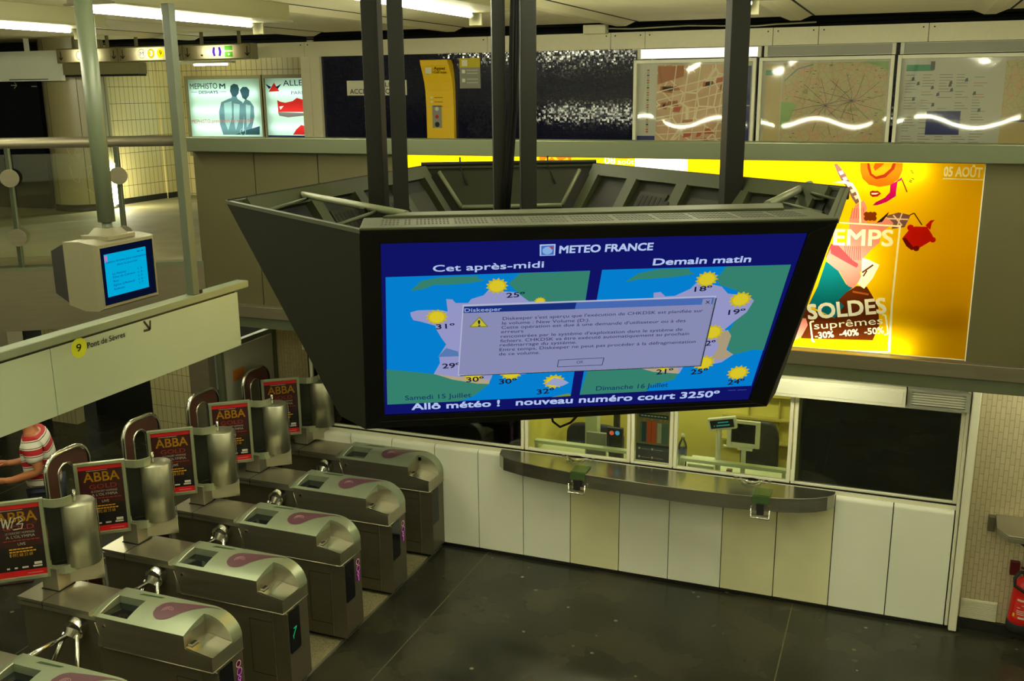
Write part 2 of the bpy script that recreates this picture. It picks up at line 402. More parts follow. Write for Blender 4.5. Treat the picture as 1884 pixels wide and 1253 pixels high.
# lower floor: dark asphalt with worn pale spots
def floor_material():
    m = bpy.data.materials.new('asphalt'); m.use_nodes = True; nt = m.node_tree; b = nt.nodes['Principled BSDF']; L = nt.links.new
    g = nt.nodes.new('ShaderNodeNewGeometry')
    n1 = nt.nodes.new('ShaderNodeTexNoise'); n1.inputs['Scale'].default_value = 1.6; n1.inputs['Detail'].default_value = 4; L(g.outputs['Position'], n1.inputs['Vector'])
    cr = nt.nodes.new('ShaderNodeValToRGB'); L(n1.outputs[0], cr.inputs[0])
    cr.color_ramp.elements[0].position = .35; cr.color_ramp.elements[0].color = (*lin((30,31,25)), 1)
    cr.color_ramp.elements[1].position = .72; cr.color_ramp.elements[1].color = (*lin((54,52,38)), 1)
    n2 = nt.nodes.new('ShaderNodeTexNoise'); n2.inputs['Scale'].default_value = 90; L(g.outputs['Position'], n2.inputs['Vector'])
    r2 = nt.nodes.new('ShaderNodeMapRange'); r2.inputs['To Min'].default_value = .75; r2.inputs['To Max'].default_value = 1.25; L(n2.outputs[0], r2.inputs[0])
    mx = nt.nodes.new('ShaderNodeMix'); mx.data_type = 'RGBA'; mx.blend_type = 'MULTIPLY'; mx.inputs[0].default_value = 1; L(cr.outputs[0], mx.inputs[6]); L(r2.outputs[0], mx.inputs[7])
    vo = nt.nodes.new('ShaderNodeTexVoronoi'); vo.inputs['Scale'].default_value = 5; L(g.outputs['Position'], vo.inputs['Vector'])
    sp = nt.nodes.new('ShaderNodeMath'); sp.operation = 'LESS_THAN'; sp.inputs[1].default_value = .085; L(vo.outputs['Distance'], sp.inputs[0])
    s3 = nt.nodes.new('ShaderNodeSeparateColor'); L(vo.outputs['Color'], s3.inputs[0])
    sp2 = nt.nodes.new('ShaderNodeMath'); sp2.operation = 'GREATER_THAN'; sp2.inputs[1].default_value = .55; L(s3.outputs[0], sp2.inputs[0])
    sm = nt.nodes.new('ShaderNodeMath'); sm.operation = 'MULTIPLY'; L(sp.outputs[0], sm.inputs[0]); L(sp2.outputs[0], sm.inputs[1])
    sk = nt.nodes.new('ShaderNodeMath'); sk.operation = 'MULTIPLY'; sk.inputs[1].default_value = .55; L(sm.outputs[0], sk.inputs[0])
    m2 = nt.nodes.new('ShaderNodeMix'); m2.data_type = 'RGBA'; L(sk.outputs[0], m2.inputs[0]); L(mx.outputs[2], m2.inputs[6]); m2.inputs[7].default_value = (*lin((128,126,96)), 1)
    # saw joints every 1.45 m along x
    sx = nt.nodes.new('ShaderNodeSeparateXYZ'); L(g.outputs['Position'], sx.inputs[0])
    ad = nt.nodes.new('ShaderNodeMath'); ad.operation = 'ADD'; ad.inputs[1].default_value = 3.53+14.5; L(sx.outputs[0], ad.inputs[0])
    md = nt.nodes.new('ShaderNodeMath'); md.operation = 'MODULO'; md.inputs[1].default_value = 2.9; L(ad.outputs[0], md.inputs[0])
    lt = nt.nodes.new('ShaderNodeMath'); lt.operation = 'LESS_THAN'; lt.inputs[1].default_value = .009; L(md.outputs[0], lt.inputs[0])
    lk = nt.nodes.new('ShaderNodeMath'); lk.operation = 'MULTIPLY'; lk.inputs[1].default_value = .7; L(lt.outputs[0], lk.inputs[0])
    m3 = nt.nodes.new('ShaderNodeMix'); m3.data_type = 'RGBA'; L(lk.outputs[0], m3.inputs[0]); L(m2.outputs[2], m3.inputs[6]); m3.inputs[7].default_value = (*lin((96,92,66)), 1)
    L(m3.outputs[2], b.inputs['Base Color']); b.inputs['Specular IOR Level'].default_value = .42
    rr = nt.nodes.new('ShaderNodeMapRange'); rr.inputs['To Min'].default_value = .10; rr.inputs['To Max'].default_value = .42; L(n1.outputs[0], rr.inputs[0]); L(rr.outputs[0], b.inputs['Roughness'])
    MATS['asphalt'] = m
floor_material()
struct(MB().box((-14, 1.5, -.12), (3.2, 12, 0)).build('floor', 'asphalt'))
mat('stud_floor', (120,114,82), .5, noise=.5, nscale=55, bump=.5, bscale=70)
struct(MB().box((-5.9, 3.0, 0), (-4.03, 8.27, .004)).build('floor', 'stud_floor'))
struct(MB().box((-4.03, 3.0, 0), (-4.01, 8.27, .007)).build('trim_1', 'steel'))
# mezzanine slab, with the void's slanted left edge
EA = math.radians(31.9); ED = Vector((-math.cos(EA), -math.sin(EA), 0)); P0 = Vector((-5.96, 7.44, 0)); PE = P0+ED*8
struct(MB().prism([(P0.x,P0.y,2.72),(3.2,7.52,2.72),(3.2,12.6,2.72),(-15,12.6,2.72),(-15,PE.y,2.72),(PE.x,PE.y,2.72)], (0,0,.18)).build('floor', 'concrete'))
# soffit under the mezzanine
struct(MB().prism([(P0.x,P0.y+.05,2.33),(3.2,7.5,2.33),(3.2,8.5,2.33),(-5.9,8.5,2.33),(-5.9,12,2.33),(-14,12,2.33),(-14,PE.y+.05,2.33),(PE.x,PE.y+.05,2.33)], (0,0,.05)).build('ceiling', 'ceiling'))
# upper ceiling: flat strips between battens running away from us
mbc = MB(); mbc.box((-15, -3, ZC), (3.2, 10.85, ZC+.12))
struct(mbc.build('ceiling', 'ceiling'))
mr = MB()
for x in (-8.55, -6.8, -4.95, -2.95, -1.15, .62, 2.35):
    mr.prism([(x-.16,-3,ZC),(x-.05,-3,ZC-.045),(x+.05,-3,ZC-.045),(x+.16,-3,ZC)], (0,13.8,0), 0)
    mr.box((x+.165,-3,ZC-.004),(x+.185,10.8,ZC), 1)
struct(mr.build('trim_2', ['ceiling_rib', 'void']))
# dark service gap over the back wall
struct(MB().box((-15, 10.85, 5.18), (3.2, 12.6, 5.22)).box((-15, 11.15, 5.0), (3.2, 11.2, 5.2)).build('ceiling', 'void'))
struct(MB().box((-15, 12.6, 2.9), (3.2, 12.7, 5.2)).build('wall_rear', 'void'))
struct(MB().box((3.2, -3, 0), (3.3, 12.7, 5.2)).build('wall_right', 'white_panel'))
struct(MB().box((-15.1, 1, 0), (-15, 12.7, 5.2)).build('wall_left', 'dark'))
struct(MB().box((-15, -3.1, 2.9), (3.2, -3, 5.2)).build('wall_front', 'white_panel'))
struct(MB().box((-15, -3, 2.6), (3.2, -.4, 2.9)).build('floor', 'concrete'))
struct(MB().box((-15, .9, -.1), (3.2, 1.0, 2.6)).build('wall_front', 'white_panel'))

# ---- parapet of the far balcony
sT = MB()
sT.box((-5.96, 7.30, 3.905), (3.15, 7.36, 4.03)).box((-5.96, 7.36, 4.0), (3.15, 7.50, 4.03)).box((-5.96, 7.46, 3.905), (3.15, 7.50, 4.0)).box((-5.96,7.36,3.905),(3.15,7.46,3.92))
cap = sT.build('parapet_cap', 'cap_steel', bevel=.006); struct(cap); cap.name = 'trim_3'
pan = MB()
for x0, x1 in ((-5.96,-5.32),(-5.312,-4.675),(-4.667,-3.95)): pan.box((x0,7.42,2.52),(x1,7.46,3.905))
for x0, x1 in ((.495,1.30),(1.308,2.2),(2.208,3.15)): pan.box((x0,7.42,2.52),(x1,7.46,3.905))
o = pan.build('wall_parapet', 'brown_panel'); struct(o)
struct(MB().box((-5.9,7.47,2.72),(-3.95,7.52,3.9)).box((.5,7.47,2.72),(3.15,7.52,3.9)).box((-3.95,7.70,2.72),(.5,7.74,3.9)).build('wall_parapet', 'void'))
ld = MB().box((-6.02,7.34,2.43),(3.15,7.46,2.535)).box((-6.02,7.37,2.33),(3.15,7.46,2.425),1).box((-6.02,7.45,2.38),(3.15,7.52,2.515),2)
struct(ld.build('trim_4', ['steel_dark','cap_steel','void'], bevel=.004))
# slanted left edge
def edgebox(mb, t0, t1, z0, z1, d0, d1, mi=0):
    nn = Vector((-ED.y, ED.x, 0))  # towards the void
    if nn.y > 0: nn = -nn
    o = P0+ED*t0+nn*d0; o.z = z0
    mb.obox(o, ED*(t1-t0), nn*(d1-d0), (0,0,z1-z0), mi)
    return mb
NN = Vector((-ED.y, ED.x, 0)); NN = -NN if NN.y > 0 else NN
me_ = MB(); edgebox(me_, 0, 8, 2.335, 2.88, 0, .03)
struct(me_.build('wall_slant', 'steel_dark'))
me_ = MB(); edgebox(me_, 0, 8, 2.88, 2.91, -.12, .035); struct(me_.build('trim_5', 'cap_steel'))

# ---- ticket office front
tw = MB()
xj = [-5.49,-5.02,-4.55,-4.08,-3.62,-3.156,-2.682,-2.209,-1.745,-1.268,-.803,-.335,.128,.594]
tw.box((-5.5, 8.345, 0), (.6, 8.40, 1.10), 0)
tko = tw.build('wall_ticket_office', 'void'); struct(tko)
for a, b in zip(xj, xj[1:]):
    p = MB(); r = .035; prof = [(YT+.03,.035),(YT-.02,.035),(YT-.02,1.05-r)]
    for k in range(6):
        t = math.pi/2*k/5; prof.append((YT-.02+r-r*math.cos(t), 1.05-r+r*math.sin(t)))
    prof += [(YT+.03,1.05)]
    p.prism([(a+.004,y,z) for y, z in prof], (b-a-.008,0,0))
    p.build('panel', mat('panel_aged', (214,212,172), .38, noise=.05, nscale=4) if a in (-2.682,-1.268,-.803) else 'white_panel', tko)
MB().box((-5.49,8.30,.004),(.6,8.345,.03)).build('plinth', 'black', tko)
MB().box((-5.49,8.335,1.05),(.6,8.37,1.085)).build('sill', 'white_frame', tko)
struct(MB().box((-5.5,8.33,2.06),(.62,8.40,2.33)).build('wall_ticket_office', 'white_panel'))
# window frames
def wframe(x0, x1, z0, z1, y=8.35, w=.03, d=.045, bottom=True):
    f = MB(); f.box((x0,y,z0),(x0+w,y+d,z1)).box((x1-w,y,z0),(x1,y+d,z1)).box((x0+w,y,z1-w),(x1-w,y+d,z1))
    if bottom: f.box((x0+w,y,z0),(x1-w,y+d,z0+w*1.1))
    return f
WIN = [(-5.49,-3.165,'glass_dim'),(-3.155,-2.135,'glass'),(-2.125,-1.745,'glass'),(-1.735,-.722,'glass'),(-.712,.60,'glass_dim')]
for i, (x0, x1, g) in enumerate(WIN):
    f = wframe(x0, x1, 1.085, 1.90).build('window_%d' % (i+1), 'white_frame', bevel=.004); struct(f)
    MB().box((x0+.03,8.37,1.118),(x1-.03,8.376,1.87)).build('pane', g, f)
for i, gx in enumerate((-2.62, -1.03)):   # pass-through cut-outs are marked by bright metal clips
    MB().box((gx-.16,8.335,1.083),(gx-.13,8.349,1.10)).box((gx+.13,8.335,1.083),(gx+.16,8.349,1.10)).build('clip', 'chrome', bpy.data.objects['window_2' if i == 0 else 'window_4'])
# header box and grille
struct(MB().box((-5.49,8.24,1.905),(.146,8.34,2.055)).box((-5.47,8.235,1.93),(.125,8.24,2.035)).build('trim_6', 'white_frame', bevel=.006))
g = thing('ventilation_grille', 'grey slatted ventilation grille over the large dark window', 'grille', (.385,8.30,1.905))
gm = MB().box((.155,8.27,1.905),(.617,8.34,1.925)).box((.155,8.27,2.035),(.617,8.34,2.057)).box((.155,8.27,1.925),(.19,8.34,2.035)).box((.585,8.27,1.925),(.617,8.34,2.035))
gm.build('frame', 'grey_plate', g)
sl = MB()
for k in range(5): sl.prism([(.19,8.275,1.932+k*.021),(.19,8.275,1.94+k*.021),(.19,8.315,1.952+k*.021),(.19,8.315,1.944+k*.021)], (.395,0,0))
sl.build('slats', 'white_dull', g); MB().box((.19,8.33,1.925),(.585,8.338,2.035)).build('backing', 'dark', g)
# right-hand white corner trim and tile wall
struct(MB().box((.60,8.30,.03),(.625,8.40,2.33)).box((.63,8.26,.01),(.692,8.40,2.33)).build('trim_7', 'white_frame', bevel=.008))
tile_mat('beige_tile', (190,178,146), (140,128,98), ('Z','X'), .105, .0355, .5, .0022, .3, .1)
struct(MB().box((.69,8.40,0),(3.2,8.5,2.33)).build('wall_tiled', 'beige_tile'))
struct(MB().box((.693,8.36,0),(3.2,8.40,.085)).build('baseboard_right', 'dark'))
g = thing('wall_vent', 'white louvred vent low on the tiled wall, left of the fire extinguisher', 'vent', (.85,8.395,.087))
MB().box((.715,8.385,.088),(.99,8.399,.262)).build('frame', 'white_frame', g, bevel=.003)
sl = MB()
for k in range(12): sl.box((.722,8.376,.095+k*.0135),(.983,8.385,.103+k*.0135))
sl.build('slats', 'white_frame', g)
# ticket office interior
struct(MB().box((-3.2,9.9,0),(-.66,9.96,2.2)).build('wall_office', 'office_yellow'))
struct(MB().box((-3.22,8.42,0),(-3.18,9.9,2.2)).box((-.7,8.42,0),(-.66,9.9,2.2)).build('wall_office', 'office_yellow'))
struct(MB().box((-5.5,8.42,2.2),(.62,9.96,2.25)).build('ceiling', 'white_panel'))
struct(MB().box((-5.5,9.2,0),(-3.23,9.25,2.2)).box((-.65,8.62,0),(.62,8.66,2.2)).box((-5.55,8.42,0),(-5.5,9.9,2.2)).build('wall_office', 'dark'))
sh = MB()
for z in (.9,1.15,1.4,1.65,1.9): sh.box((-1.55,9.82,z),(-.72,9.9,z+.02))
for x in (-1.3,-1.0): sh.box((x,9.86,0.3),(x+.015,9.9,2.1))
tag(sh.build('shelf_unit', 'office_shelf'), 'olive shelving on the rear wall of the right ticket booth', 'shelves')
# ---- mezzanine back wall
def mosaic():
    m = bpy.data.materials.new('mosaic'); m.use_nodes = True; nt = m.node_tree; b = nt.nodes['Principled BSDF']; L = nt.links.new
    g = nt.nodes.new('ShaderNodeNewGeometry')
    vm = nt.nodes.new('ShaderNodeVectorMath'); vm.operation = 'SCALE'; vm.inputs['Scale'].default_value = 48; L(g.outputs['Position'], vm.inputs[0])
    fl = nt.nodes.new('ShaderNodeVectorMath'); fl.operation = 'FLOOR'; L(vm.outputs[0], fl.inputs[0])
    wn = nt.nodes.new('ShaderNodeTexWhiteNoise'); L(fl.outputs[0], wn.inputs['Vector'])
    fr = nt.nodes.new('ShaderNodeVectorMath'); fr.operation = 'FRACTION'; L(vm.outputs[0], fr.inputs[0])
    s = nt.nodes.new('ShaderNodeSeparateXYZ'); L(fr.outputs[0], s.inputs[0])
    mn = nt.nodes.new('ShaderNodeMath'); mn.operation = 'MINIMUM'; L(s.outputs[0], mn.inputs[0]); L(s.outputs[2], mn.inputs[1])
    gt = nt.nodes.new('ShaderNodeMath'); gt.operation = 'GREATER_THAN'; gt.inputs[1].default_value = .14; L(mn.outputs[0], gt.inputs[0])
    cr = nt.nodes.new('ShaderNodeMix'); cr.data_type = 'RGBA'; cr.inputs[6].default_value = (*lin((12,12,14)), 1); cr.inputs[7].default_value = (*lin((24,26,50)), 1); L(gt.outputs[0], cr.inputs[0])
    L(cr.outputs[2], b.inputs['Base Color'])
    # every small tile sits at its own slight tilt
    su = nt.nodes.new('ShaderNodeVectorMath'); su.operation = 'SUBTRACT'; su.inputs[1].default_value = (.5,.5,1.0); L(wn.outputs['Color'], su.inputs[0])
    sc = nt.nodes.new('ShaderNodeVectorMath'); sc.operation = 'MULTIPLY'; sc.inputs[1].default_value = (.07,.0,.034); L(su.outputs[0], sc.inputs[0])
    ad = nt.nodes.new('ShaderNodeVectorMath'); ad.operation = 'ADD'; L(g.outputs['Normal'], ad.inputs[0]); L(sc.outputs[0], ad.inputs[1])
    nm = nt.nodes.new('ShaderNodeVectorMath'); nm.operation = 'NORMALIZE'; L(ad.outputs[0], nm.inputs[0]); L(nm.outputs[0], b.inputs['Normal'])
    b.inputs['Roughness'].default_value = .08; MATS['mosaic'] = m
mosaic()
struct(MB().box((-6.8,11,2.9),(3.2,11.1,4.83)).build('wall_back', 'mosaic'))
st = MB(); xs_ = [-7.73,-6.98,-5.98,-4.55,-3.1,-2.72,-1.38,-.93,.1,1.35,3.2]
for a, b in zip(xs_, xs_[1:]):
    st.box((a+.003,10.93,4.825),(b-.003,10.96,5.0))
    for x in (a+.05, b-.05): st.cyl((x,10.925,4.965),(x,10.931,4.965),.008,1,8)
struct(st.build('trim_8', ['white_strip','dark']))
struct(MB().box((-7.06,10.95,2.9),(-6.93,11.12,4.825)).box((-6.925,10.95,2.9),(-6.79,11.12,4.825)).build('trim_9', 'white_strip', bevel=.003))
struct(MB().box((-7.06,11.12,2.9),(-6.98,12.6,5.1)).build('wall_return', 'white_strip'))
tile_mat('grid_x', (196,184,130), (96,90,56), ('Z','X'), .225, .088, 0, .004, .35, .05)
tile_mat('grid_y', (196,184,130), (96,90,56), ('Z','Y'), .225, .088, 0, .004, .35, .05)
struct(MB().box((-10.3,11.05,2.9),(-10.2,12.5,5.1)).box((-10.25,12.02,2.9),(-10.17,12.5,5.1)).build('wall_side', 'grid_y'))
struct(MB().box((-10.2,11.05,2.9),(-10.185,12.02,2.98)).box((-10.17,12.02,2.9),(-10.155,12.46,2.98)).build('baseboard_side', 'dark'))
struct(MB().box((-10.3,12.5,2.9),(-7.0,12.58,5.1)).build('wall_poster', 'grid_x'))
struct(MB().box((-15,11.0,2.9),(-10.2,11.05,4.6)).build('wall_far_left', 'white_strip'))
struct(MB().box((-15,10.35,2.91),(-10.72,10.42,4.59)).build('wall_shopfront', 'dark_gloss'))
wl = MB()
for a, b in ((-14,-12.4),(-12.395,-11.2),(-11.195,hity(112,110,10.1).x)): wl.box((a,10.08,4.575),(b,10.14,4.945))
wl.box((-10.9,10.075,4.59),(-10.25,10.08,4.60),1).box((-12,10.09,4.94),(-11.95,10.13,ZC)).box((-10.6,10.09,4.94),(-10.55,10.13,ZC))
struct(wl.build('trim_10', ['white_panel','dark']))

# ================================================================ LIGHT FITTINGS
def lamp(x, y0, y1, label, group=None):
    t = thing('fluorescent_lamp', label, 'lamp', ((x+.12), (y0+y1)/2, 4.95), 0, group)
    MB().box((x-.06, y0-.1, 4.965), (x+.30, y1+.12, ZC)).box((x-.09, y0-.1, 4.955), (x+.33, y1+.12, 4.968)).build('housing', 'housing', t, bevel=.004)
    MB().cyl((x, y0, 4.935), (x, y1, 4.935), .016, 0, 12).build('tube', 'tube', t)
    MB().box((x-.05, y1+.10, 4.87), (x+.05, y1+.115, 4.956)).build('glare_plate', 'housing', t)  # plate added to keep the tube from reflecting in the mosaic wall
    for ya_, yb_ in ((y0-.03, y0), (y1, y1+.03)): MB().cyl((x, ya_, 4.935), (x, yb_, 4.935), .018, 0, 12).box((x-.012,ya_+.004,4.935),(x+.012,yb_-.004,4.966)).build('socket', 'white_dull', t)
    nest(t, {'socket':'housing'})
for x, y0, y1, lab in ((-5.05,5.35,7.13,'ceiling tube lamp in a long housing, beside the green hanging post'),
                       (-3.05,5.2,7.0,'ceiling tube lamp over the hanging screens, cut off by the top of the photo'),
                       (-6.8,5.1,6.98,'ceiling tube lamp at the far left, behind the monitor pole'),
                       (-1.03,5.1,6.88,'ceiling tube lamp end beside the rightmost dark hanging post')):
    lamp(x, y0, y1, lab)
for x in (-6.8,-5.05,-3.05,-1.03,1.0):
    for y0 in (2.4, -.4):
        lamp(x, y0, y0+1.8, 'fluorescent ceiling lamp over the hall, nearer than the photo shows', 'ceiling lamps above the near side of the hall')
lamp(1.0, 4.9, 6.7, 'fluorescent ceiling lamp over the hall, nearer than the photo shows', 'ceiling lamps above the near side of the hall')
# strip light along the back of the parapet, washing the map wall
t = thing('strip_light', 'long tube light behind the stainless parapet cap, below the street maps', 'lamp', (-1.2, 7.72, 3.9))
MB().box((-5.9,7.68,3.905),(3.1,7.76,3.93)).build('tray', 'white_dull', t)
for x0 in (-5.05,-3.4,-1.75,-.1,1.55): MB().cyl((x0,7.72,3.955),(x0+1.5,7.72,3.955),.013,0,10).build('tube', 'tube_low', t)
# unseen lamps added under the soffit to brighten the header and lower level
for i, (x, y, dx, dy, lab) in enumerate(((-2.6,7.75,1.3,.04,'soffit'),(-.55,7.75,.9,.04,'soffit'),(1.2,7.9,.6,.04,'soffit'))):
    t = thing('soffit_fill_lamp', 'unseen slim tube lamp added under the balcony soffit above the ticket windows', 'lamp', (x,y,2.27), 0, 'added soffit lamps over the ticket windows')
    MB().box((x-dx/2,y-.03,2.30),(x+dx/2,y+.03,2.33)).build('housing', 'white_dull', t); MB().cyl((x-dx/2+.02,y,2.288),(x+dx/2-.02,y,2.288),.011,0,10).build('tube', emis('tube_soffit', (1,.98,.7), 85), t)
for x, y in ((-7.6,7.3),(-8.9,8.6),(-7.4,9.6)):  # hidden lamps added to light the person, door and tiles
    t = thing('soffit_fill_lamp', 'unseen tube lamp added under the mezzanine beyond the turnstiles', 'lamp', (x,y,2.27), 0, 'added lamps beyond the turnstiles')
    MB().box((x-.65,y-.04,2.30),(x+.65,y+.04,2.33)).build('housing', 'white_dull', t); MB().cyl((x-.6,y,2.285),(x+.6,y,2.285),.013,0,10).build('tube', emis('tube_dim', LCOL, 80), t)
t = thing('corridor_lamp', 'small lit tube lamp under the white band, above the lit shoe posters', 'lamp', (-8.5,11.7,4.8))
MB().box((-9.6,11.66,4.80),(-8.6,11.74,4.83)).box((-9.5,11.69,4.83),(-9.48,11.71,5.18)).box((-8.7,11.69,4.83),(-8.68,11.71,5.18)).build('housing', 'white_dull', t); MB().cyl((-9.25,11.7,4.785),(-8.7,11.7,4.785),.013,0,10).build('tube', emis('tube_small', LCOL, 22), t)
t = thing('office_lamp', 'tube lamp inside the ticket booth ceiling', 'lamp', (-2,9.2,2.15))
MB().box((-3.0,9.1,2.17),(-.9,9.3,2.2)).build('housing', 'white_dull', t); MB().box((-2.95,9.14,2.158),(-.95,9.26,2.168)).build('diffuser', 'tube_office', t)
# unseen lamp added to light the left mezzanine corridor
for x, y in ((-9.4,12.0),):
    t = thing('corridor_lamp', 'unseen tube lamp added on the ceiling of the left corridor', 'lamp', (x,y,5.0), 0, 'added left corridor ceiling lamps')
    zz = 5.08 if y < 10.8 else 5.15
    MB().box((x-.05,y-.5,zz-.05),(x+.05,y+.4,zz+.02)).build('housing', 'housing', t); MB().cyl((x,y-.45,zz-.07),(x,y+.35,zz-.07),.014,0,10).build('tube', emis('tube_corr', LCOL, 45), t)

# ================================================================ HANGING SCREEN RING
ZT, ZB = 4.01, 3.239
TP = [hitz(661,425,ZT), hitz(1543,406,ZT), hitz(1563,347,ZT), hitz(1095,302,ZT), hitz(775,307,ZT), hitz(415,371,ZT)]
def hexa(c, ang, L, S, z):
    p = Vector((0,0,0)); out = [p.copy()]
    for k in range(5):
        a = math.radians(ang+60*k); p = p+Vector((math.cos(a), math.sin(a), 0))*(L if k % 2 == 0 else S); out.append(p.copy())
    m = sum(out, Vector((0,0,0)))/6
    return [Vector((c[0]+q.x-m.x, c[1]+q.y-m.y, z)) for q in out]
HB = hexa((-1.327,3.781), 29.744, 1.5, .184, ZB)
BP = [hitz(673,790,ZB), hitz(1410,748,ZB), HB[2], HB[3], HB[4], hitz(626,765,ZB)]
RC = sum(TP, Vector((0,0,0)))/6
ring = thing('screen_ring', 'large dark six-sided hanging ring of flat screens, weather map on its front', 'display', (RC.x, RC.y, ZB))
SIDES = ['front','right','right_rear','rear','left_rear','left']
def side_basis(i):
    a, b, c, d = TP[i], TP[(i+1) % 6], BP[(i+1) % 6], BP[i]
    e = (b-a).normalized(); dn = (((c+d)/2)-((a+b)/2)); dn -= e*dn.dot(e); hgt = dn.length; dn.normalize()
    n = e.cross(dn)
    if n.dot(RC-a) < 0: n = -n
    return a, b, c, d, e, dn, n, hgt
for i in range(1, 6):
    a, b, c, d, e, dn, n, hg = side_basis(i)
    mb = MB(); mb.prism([a, b, c, d], n*.018, 0); mb.build('side_panel', 'ring_out', ring)
    # top flange and inner steelwork
    mb = MB(); L = (b-a).length
    fl = Vector((n.x, n.y, 0)).normalized(); rw_ = .014 if i == 5 else .035
    mb.prism([a+Vector((0,0,.004)), b+Vector((0,0,.004)), b+fl*rw_-e*rw_*.6+Vector((0,0,.004)), a+fl*rw_+e*rw_*.6+Vector((0,0,.004))], (0,0,-.012), 0)
    mb.build('rim', 'ring_rim', ring)
    if i in (2, 4):        # backs of two more screens
        mb = MB()
        def pb(u0, u1, v0, v1, t0, t1, mi): mb.obox(a+e*u0+dn*v0+n*t0, e*(u1-u0), dn*(v1-v0), n*(t1-t0), mi)
        pb(.06, L-.06, .02, .085, .02, .05, 0); pb(.06, L-.06, hg-.14, hg-.03, .02, .05, 0)
        for u in ([.10,.46,.86,1.24,L-.16] if L > 1.5 else [.08,.5,.9,L-.14]): pb(u, u+.075, .085, hg-.14, .02, .06, 0)
        pb(.06, L-.06, .085, hg-.14, .02, .024, 1)
        pb(.575, .82, .14, .6, .024, .04, 2); pb(.98, 1.19, .14, .62, .024, .04, 2); pb(.21,.42,.15,.56,.024,.04,2)
        for k in range(6): pb(.98+k*.034, 1.0+k*.034, .16, .24, .04, .0415, 1)
        for k in range(5): pb(.58+k*.04, .60+k*.04, .17, .22, .04, .0415, 1)
        for u in (.5,.9): 
            q = a+e*(u+.035)+dn*.20+n*.06; mb.cyl(q, q+n*.004, .018, 1, 12)
        mb.build('screen_back', ['ring_rim','void','ring_in'], ring)
    if i in (3,):         # rear short side: light inner frame
        mb = MB()
        def lerp(p, q, k): return p+(q-p)*k
        s0, s1 = lerp(a,b,.10)+n*.03+dn*.05, lerp(a,b,.90)+n*.03+dn*.05
        q0, q1 = s0+e*.11+dn*.21, s1-e*.11+dn*.21
        for p, q in ((s0,q0),(q0,q1),(q1,s1)): mb.tube([p, q], .012, 0, 6)
        mb.prism([s0+n*.001, s1+n*.001, q1+n*.001, q0+n*.001], n*.004, 1)
        mb.build('inner_frame', ['ring_tube','ring_in'], ring)
        mb = MB().tube([a+fl*.03+Vector((0,0,.015)), b+fl*.03+Vector((0,0,.015))], .012, 0, 8)
        for k in (.28,.78):
            p = lerp(a,b,k)+fl*.03; mb.tube([p+Vector((0,0,.05)), p+Vector((0,0,0)), p+n*.02+dn*.12-e*.03], .005, 0, 6)
        mb.build('hook_rail', 'post_dark', ring)
# tubular frame at the two visible corners
mb = MB()
def tz(px, py, z=3.995): return hitz(px, py, z)
mb.tube([tz(530,353), tz(748,394)], .013, 0, 10)
mb.tube([tz(1490,339), tz(1412,377)], .016, 0, 10)
mb.each('corner_tube', 'ring_tube', ring)
mb = MB()
for p, q in (((492,388),(566,365)),((618,415),(697,388)),((425,372),(520,354)),((1457,347),(1548,369)),((1432,372),(1515,392))):
    mb.tube([tz(*p,3.985), tz(*q,3.985)], .0065, 0, 6)
mb.each('corner_brace', 'ring_rim', ring)
mb = MB()
for px, py in ((523,360),(546,366),(668,389),(1478,345)): p = tz(px,py,3.98); mb.box((p.x-.012,p.y-.012,p.z-.02),(p.x+.012,p.y+.012,p.z+.012))
p = tz(1553,352,3.99); mb.box((p.x-.025,p.y-.03,p.z-.03),(p.x+.02,p.y+.03,p.z+.012))
mb.each('bracket', 'post_dark', ring)
# front unit: plasma screen
a, b, d = TP[0], TP[1], BP[0]
nf = (b-a).cross(d-a).normalized()
if nf.dot(CAM-a) < 0: nf = -nf
dr = ray(1410,748); c = CAM + dr*((a-CAM).dot(nf)/dr.dot(nf))
scr_sheet = Sheet(a-nf*.012, b-a, a-d)   # screen glass lies 12 mm behind the bezel front
S = scr_sheet
bez = MB(); bkh = Vector((-nf.x, -nf.y, 0)).normalized()
def onpl(px, py, off=0):
    r = ray(px, py); o = a+nf*off
    return CAM + r*((o-CAM).dot(nf)/r.dot(nf))
OUT = [a, b, c, d]
INN = [onpl(700,449), onpl(1489,429), onpl(1379,737), onpl(708,765)]
for k in range(4):
    q = [OUT[k], OUT[(k+1) % 4], INN[(k+1) % 4], INN[k]]
    bez.prism(q, bkh*.035)
bez.build('bezel', 'bezel', ring, bevel=.003)
MB().prism([p+bkh*.035-Vector((0,0,.002)) for p in (a,b,c,d)], bkh*.09).build('screen_housing', 'ring_out', ring)
gr = MB()   # thin raised line round the lower bezel
gr.tube([onpl(700,776,.001), onpl(1388,742,.001)], .0015, 0, 5); gr.build('bezel_groove', 'ring_in', ring)
# top cover with vents
eF = (b-a).normalized(); bk = Vector((-eF.y, eF.x, 0))
if bk.dot(RC-a) < 0: bk = -bk
tc = MB()
up = Vector((0,0,1))
L = (b-a).length
tc.obox(a+up*0, eF*L, bk*.245, up*.008, 0)
c0 = hitz(752,390,ZT+.016); c1 = hitz(1440,373,ZT+.016)
f0 = a+eF*.06+bk*.22; f1 = b-eF*.09+bk*.22
tc.prism([f0, f1, Vector((c1.x,c1.y,ZT)), Vector((c0.x,c0.y,ZT))], up*.016, 0)
tc.build('top_cover', 'ring_rim', ring, bevel=.003)
vt = MB()
u = .06
groups = [5,2,9,9,9,10,11,10,9,11,9,9,10,2,6]
for gk in groups:
    for k in range(gk):
        for r in range(3):
            if u < L-.08: vt.obox(a+eF*u+bk*(.06+r*.048)+up*.0082, eF*.006, bk*.03, up*.0008)
        u += .0115
    u += .012
vt.build('vent_slots', 'vent_hole', ring)
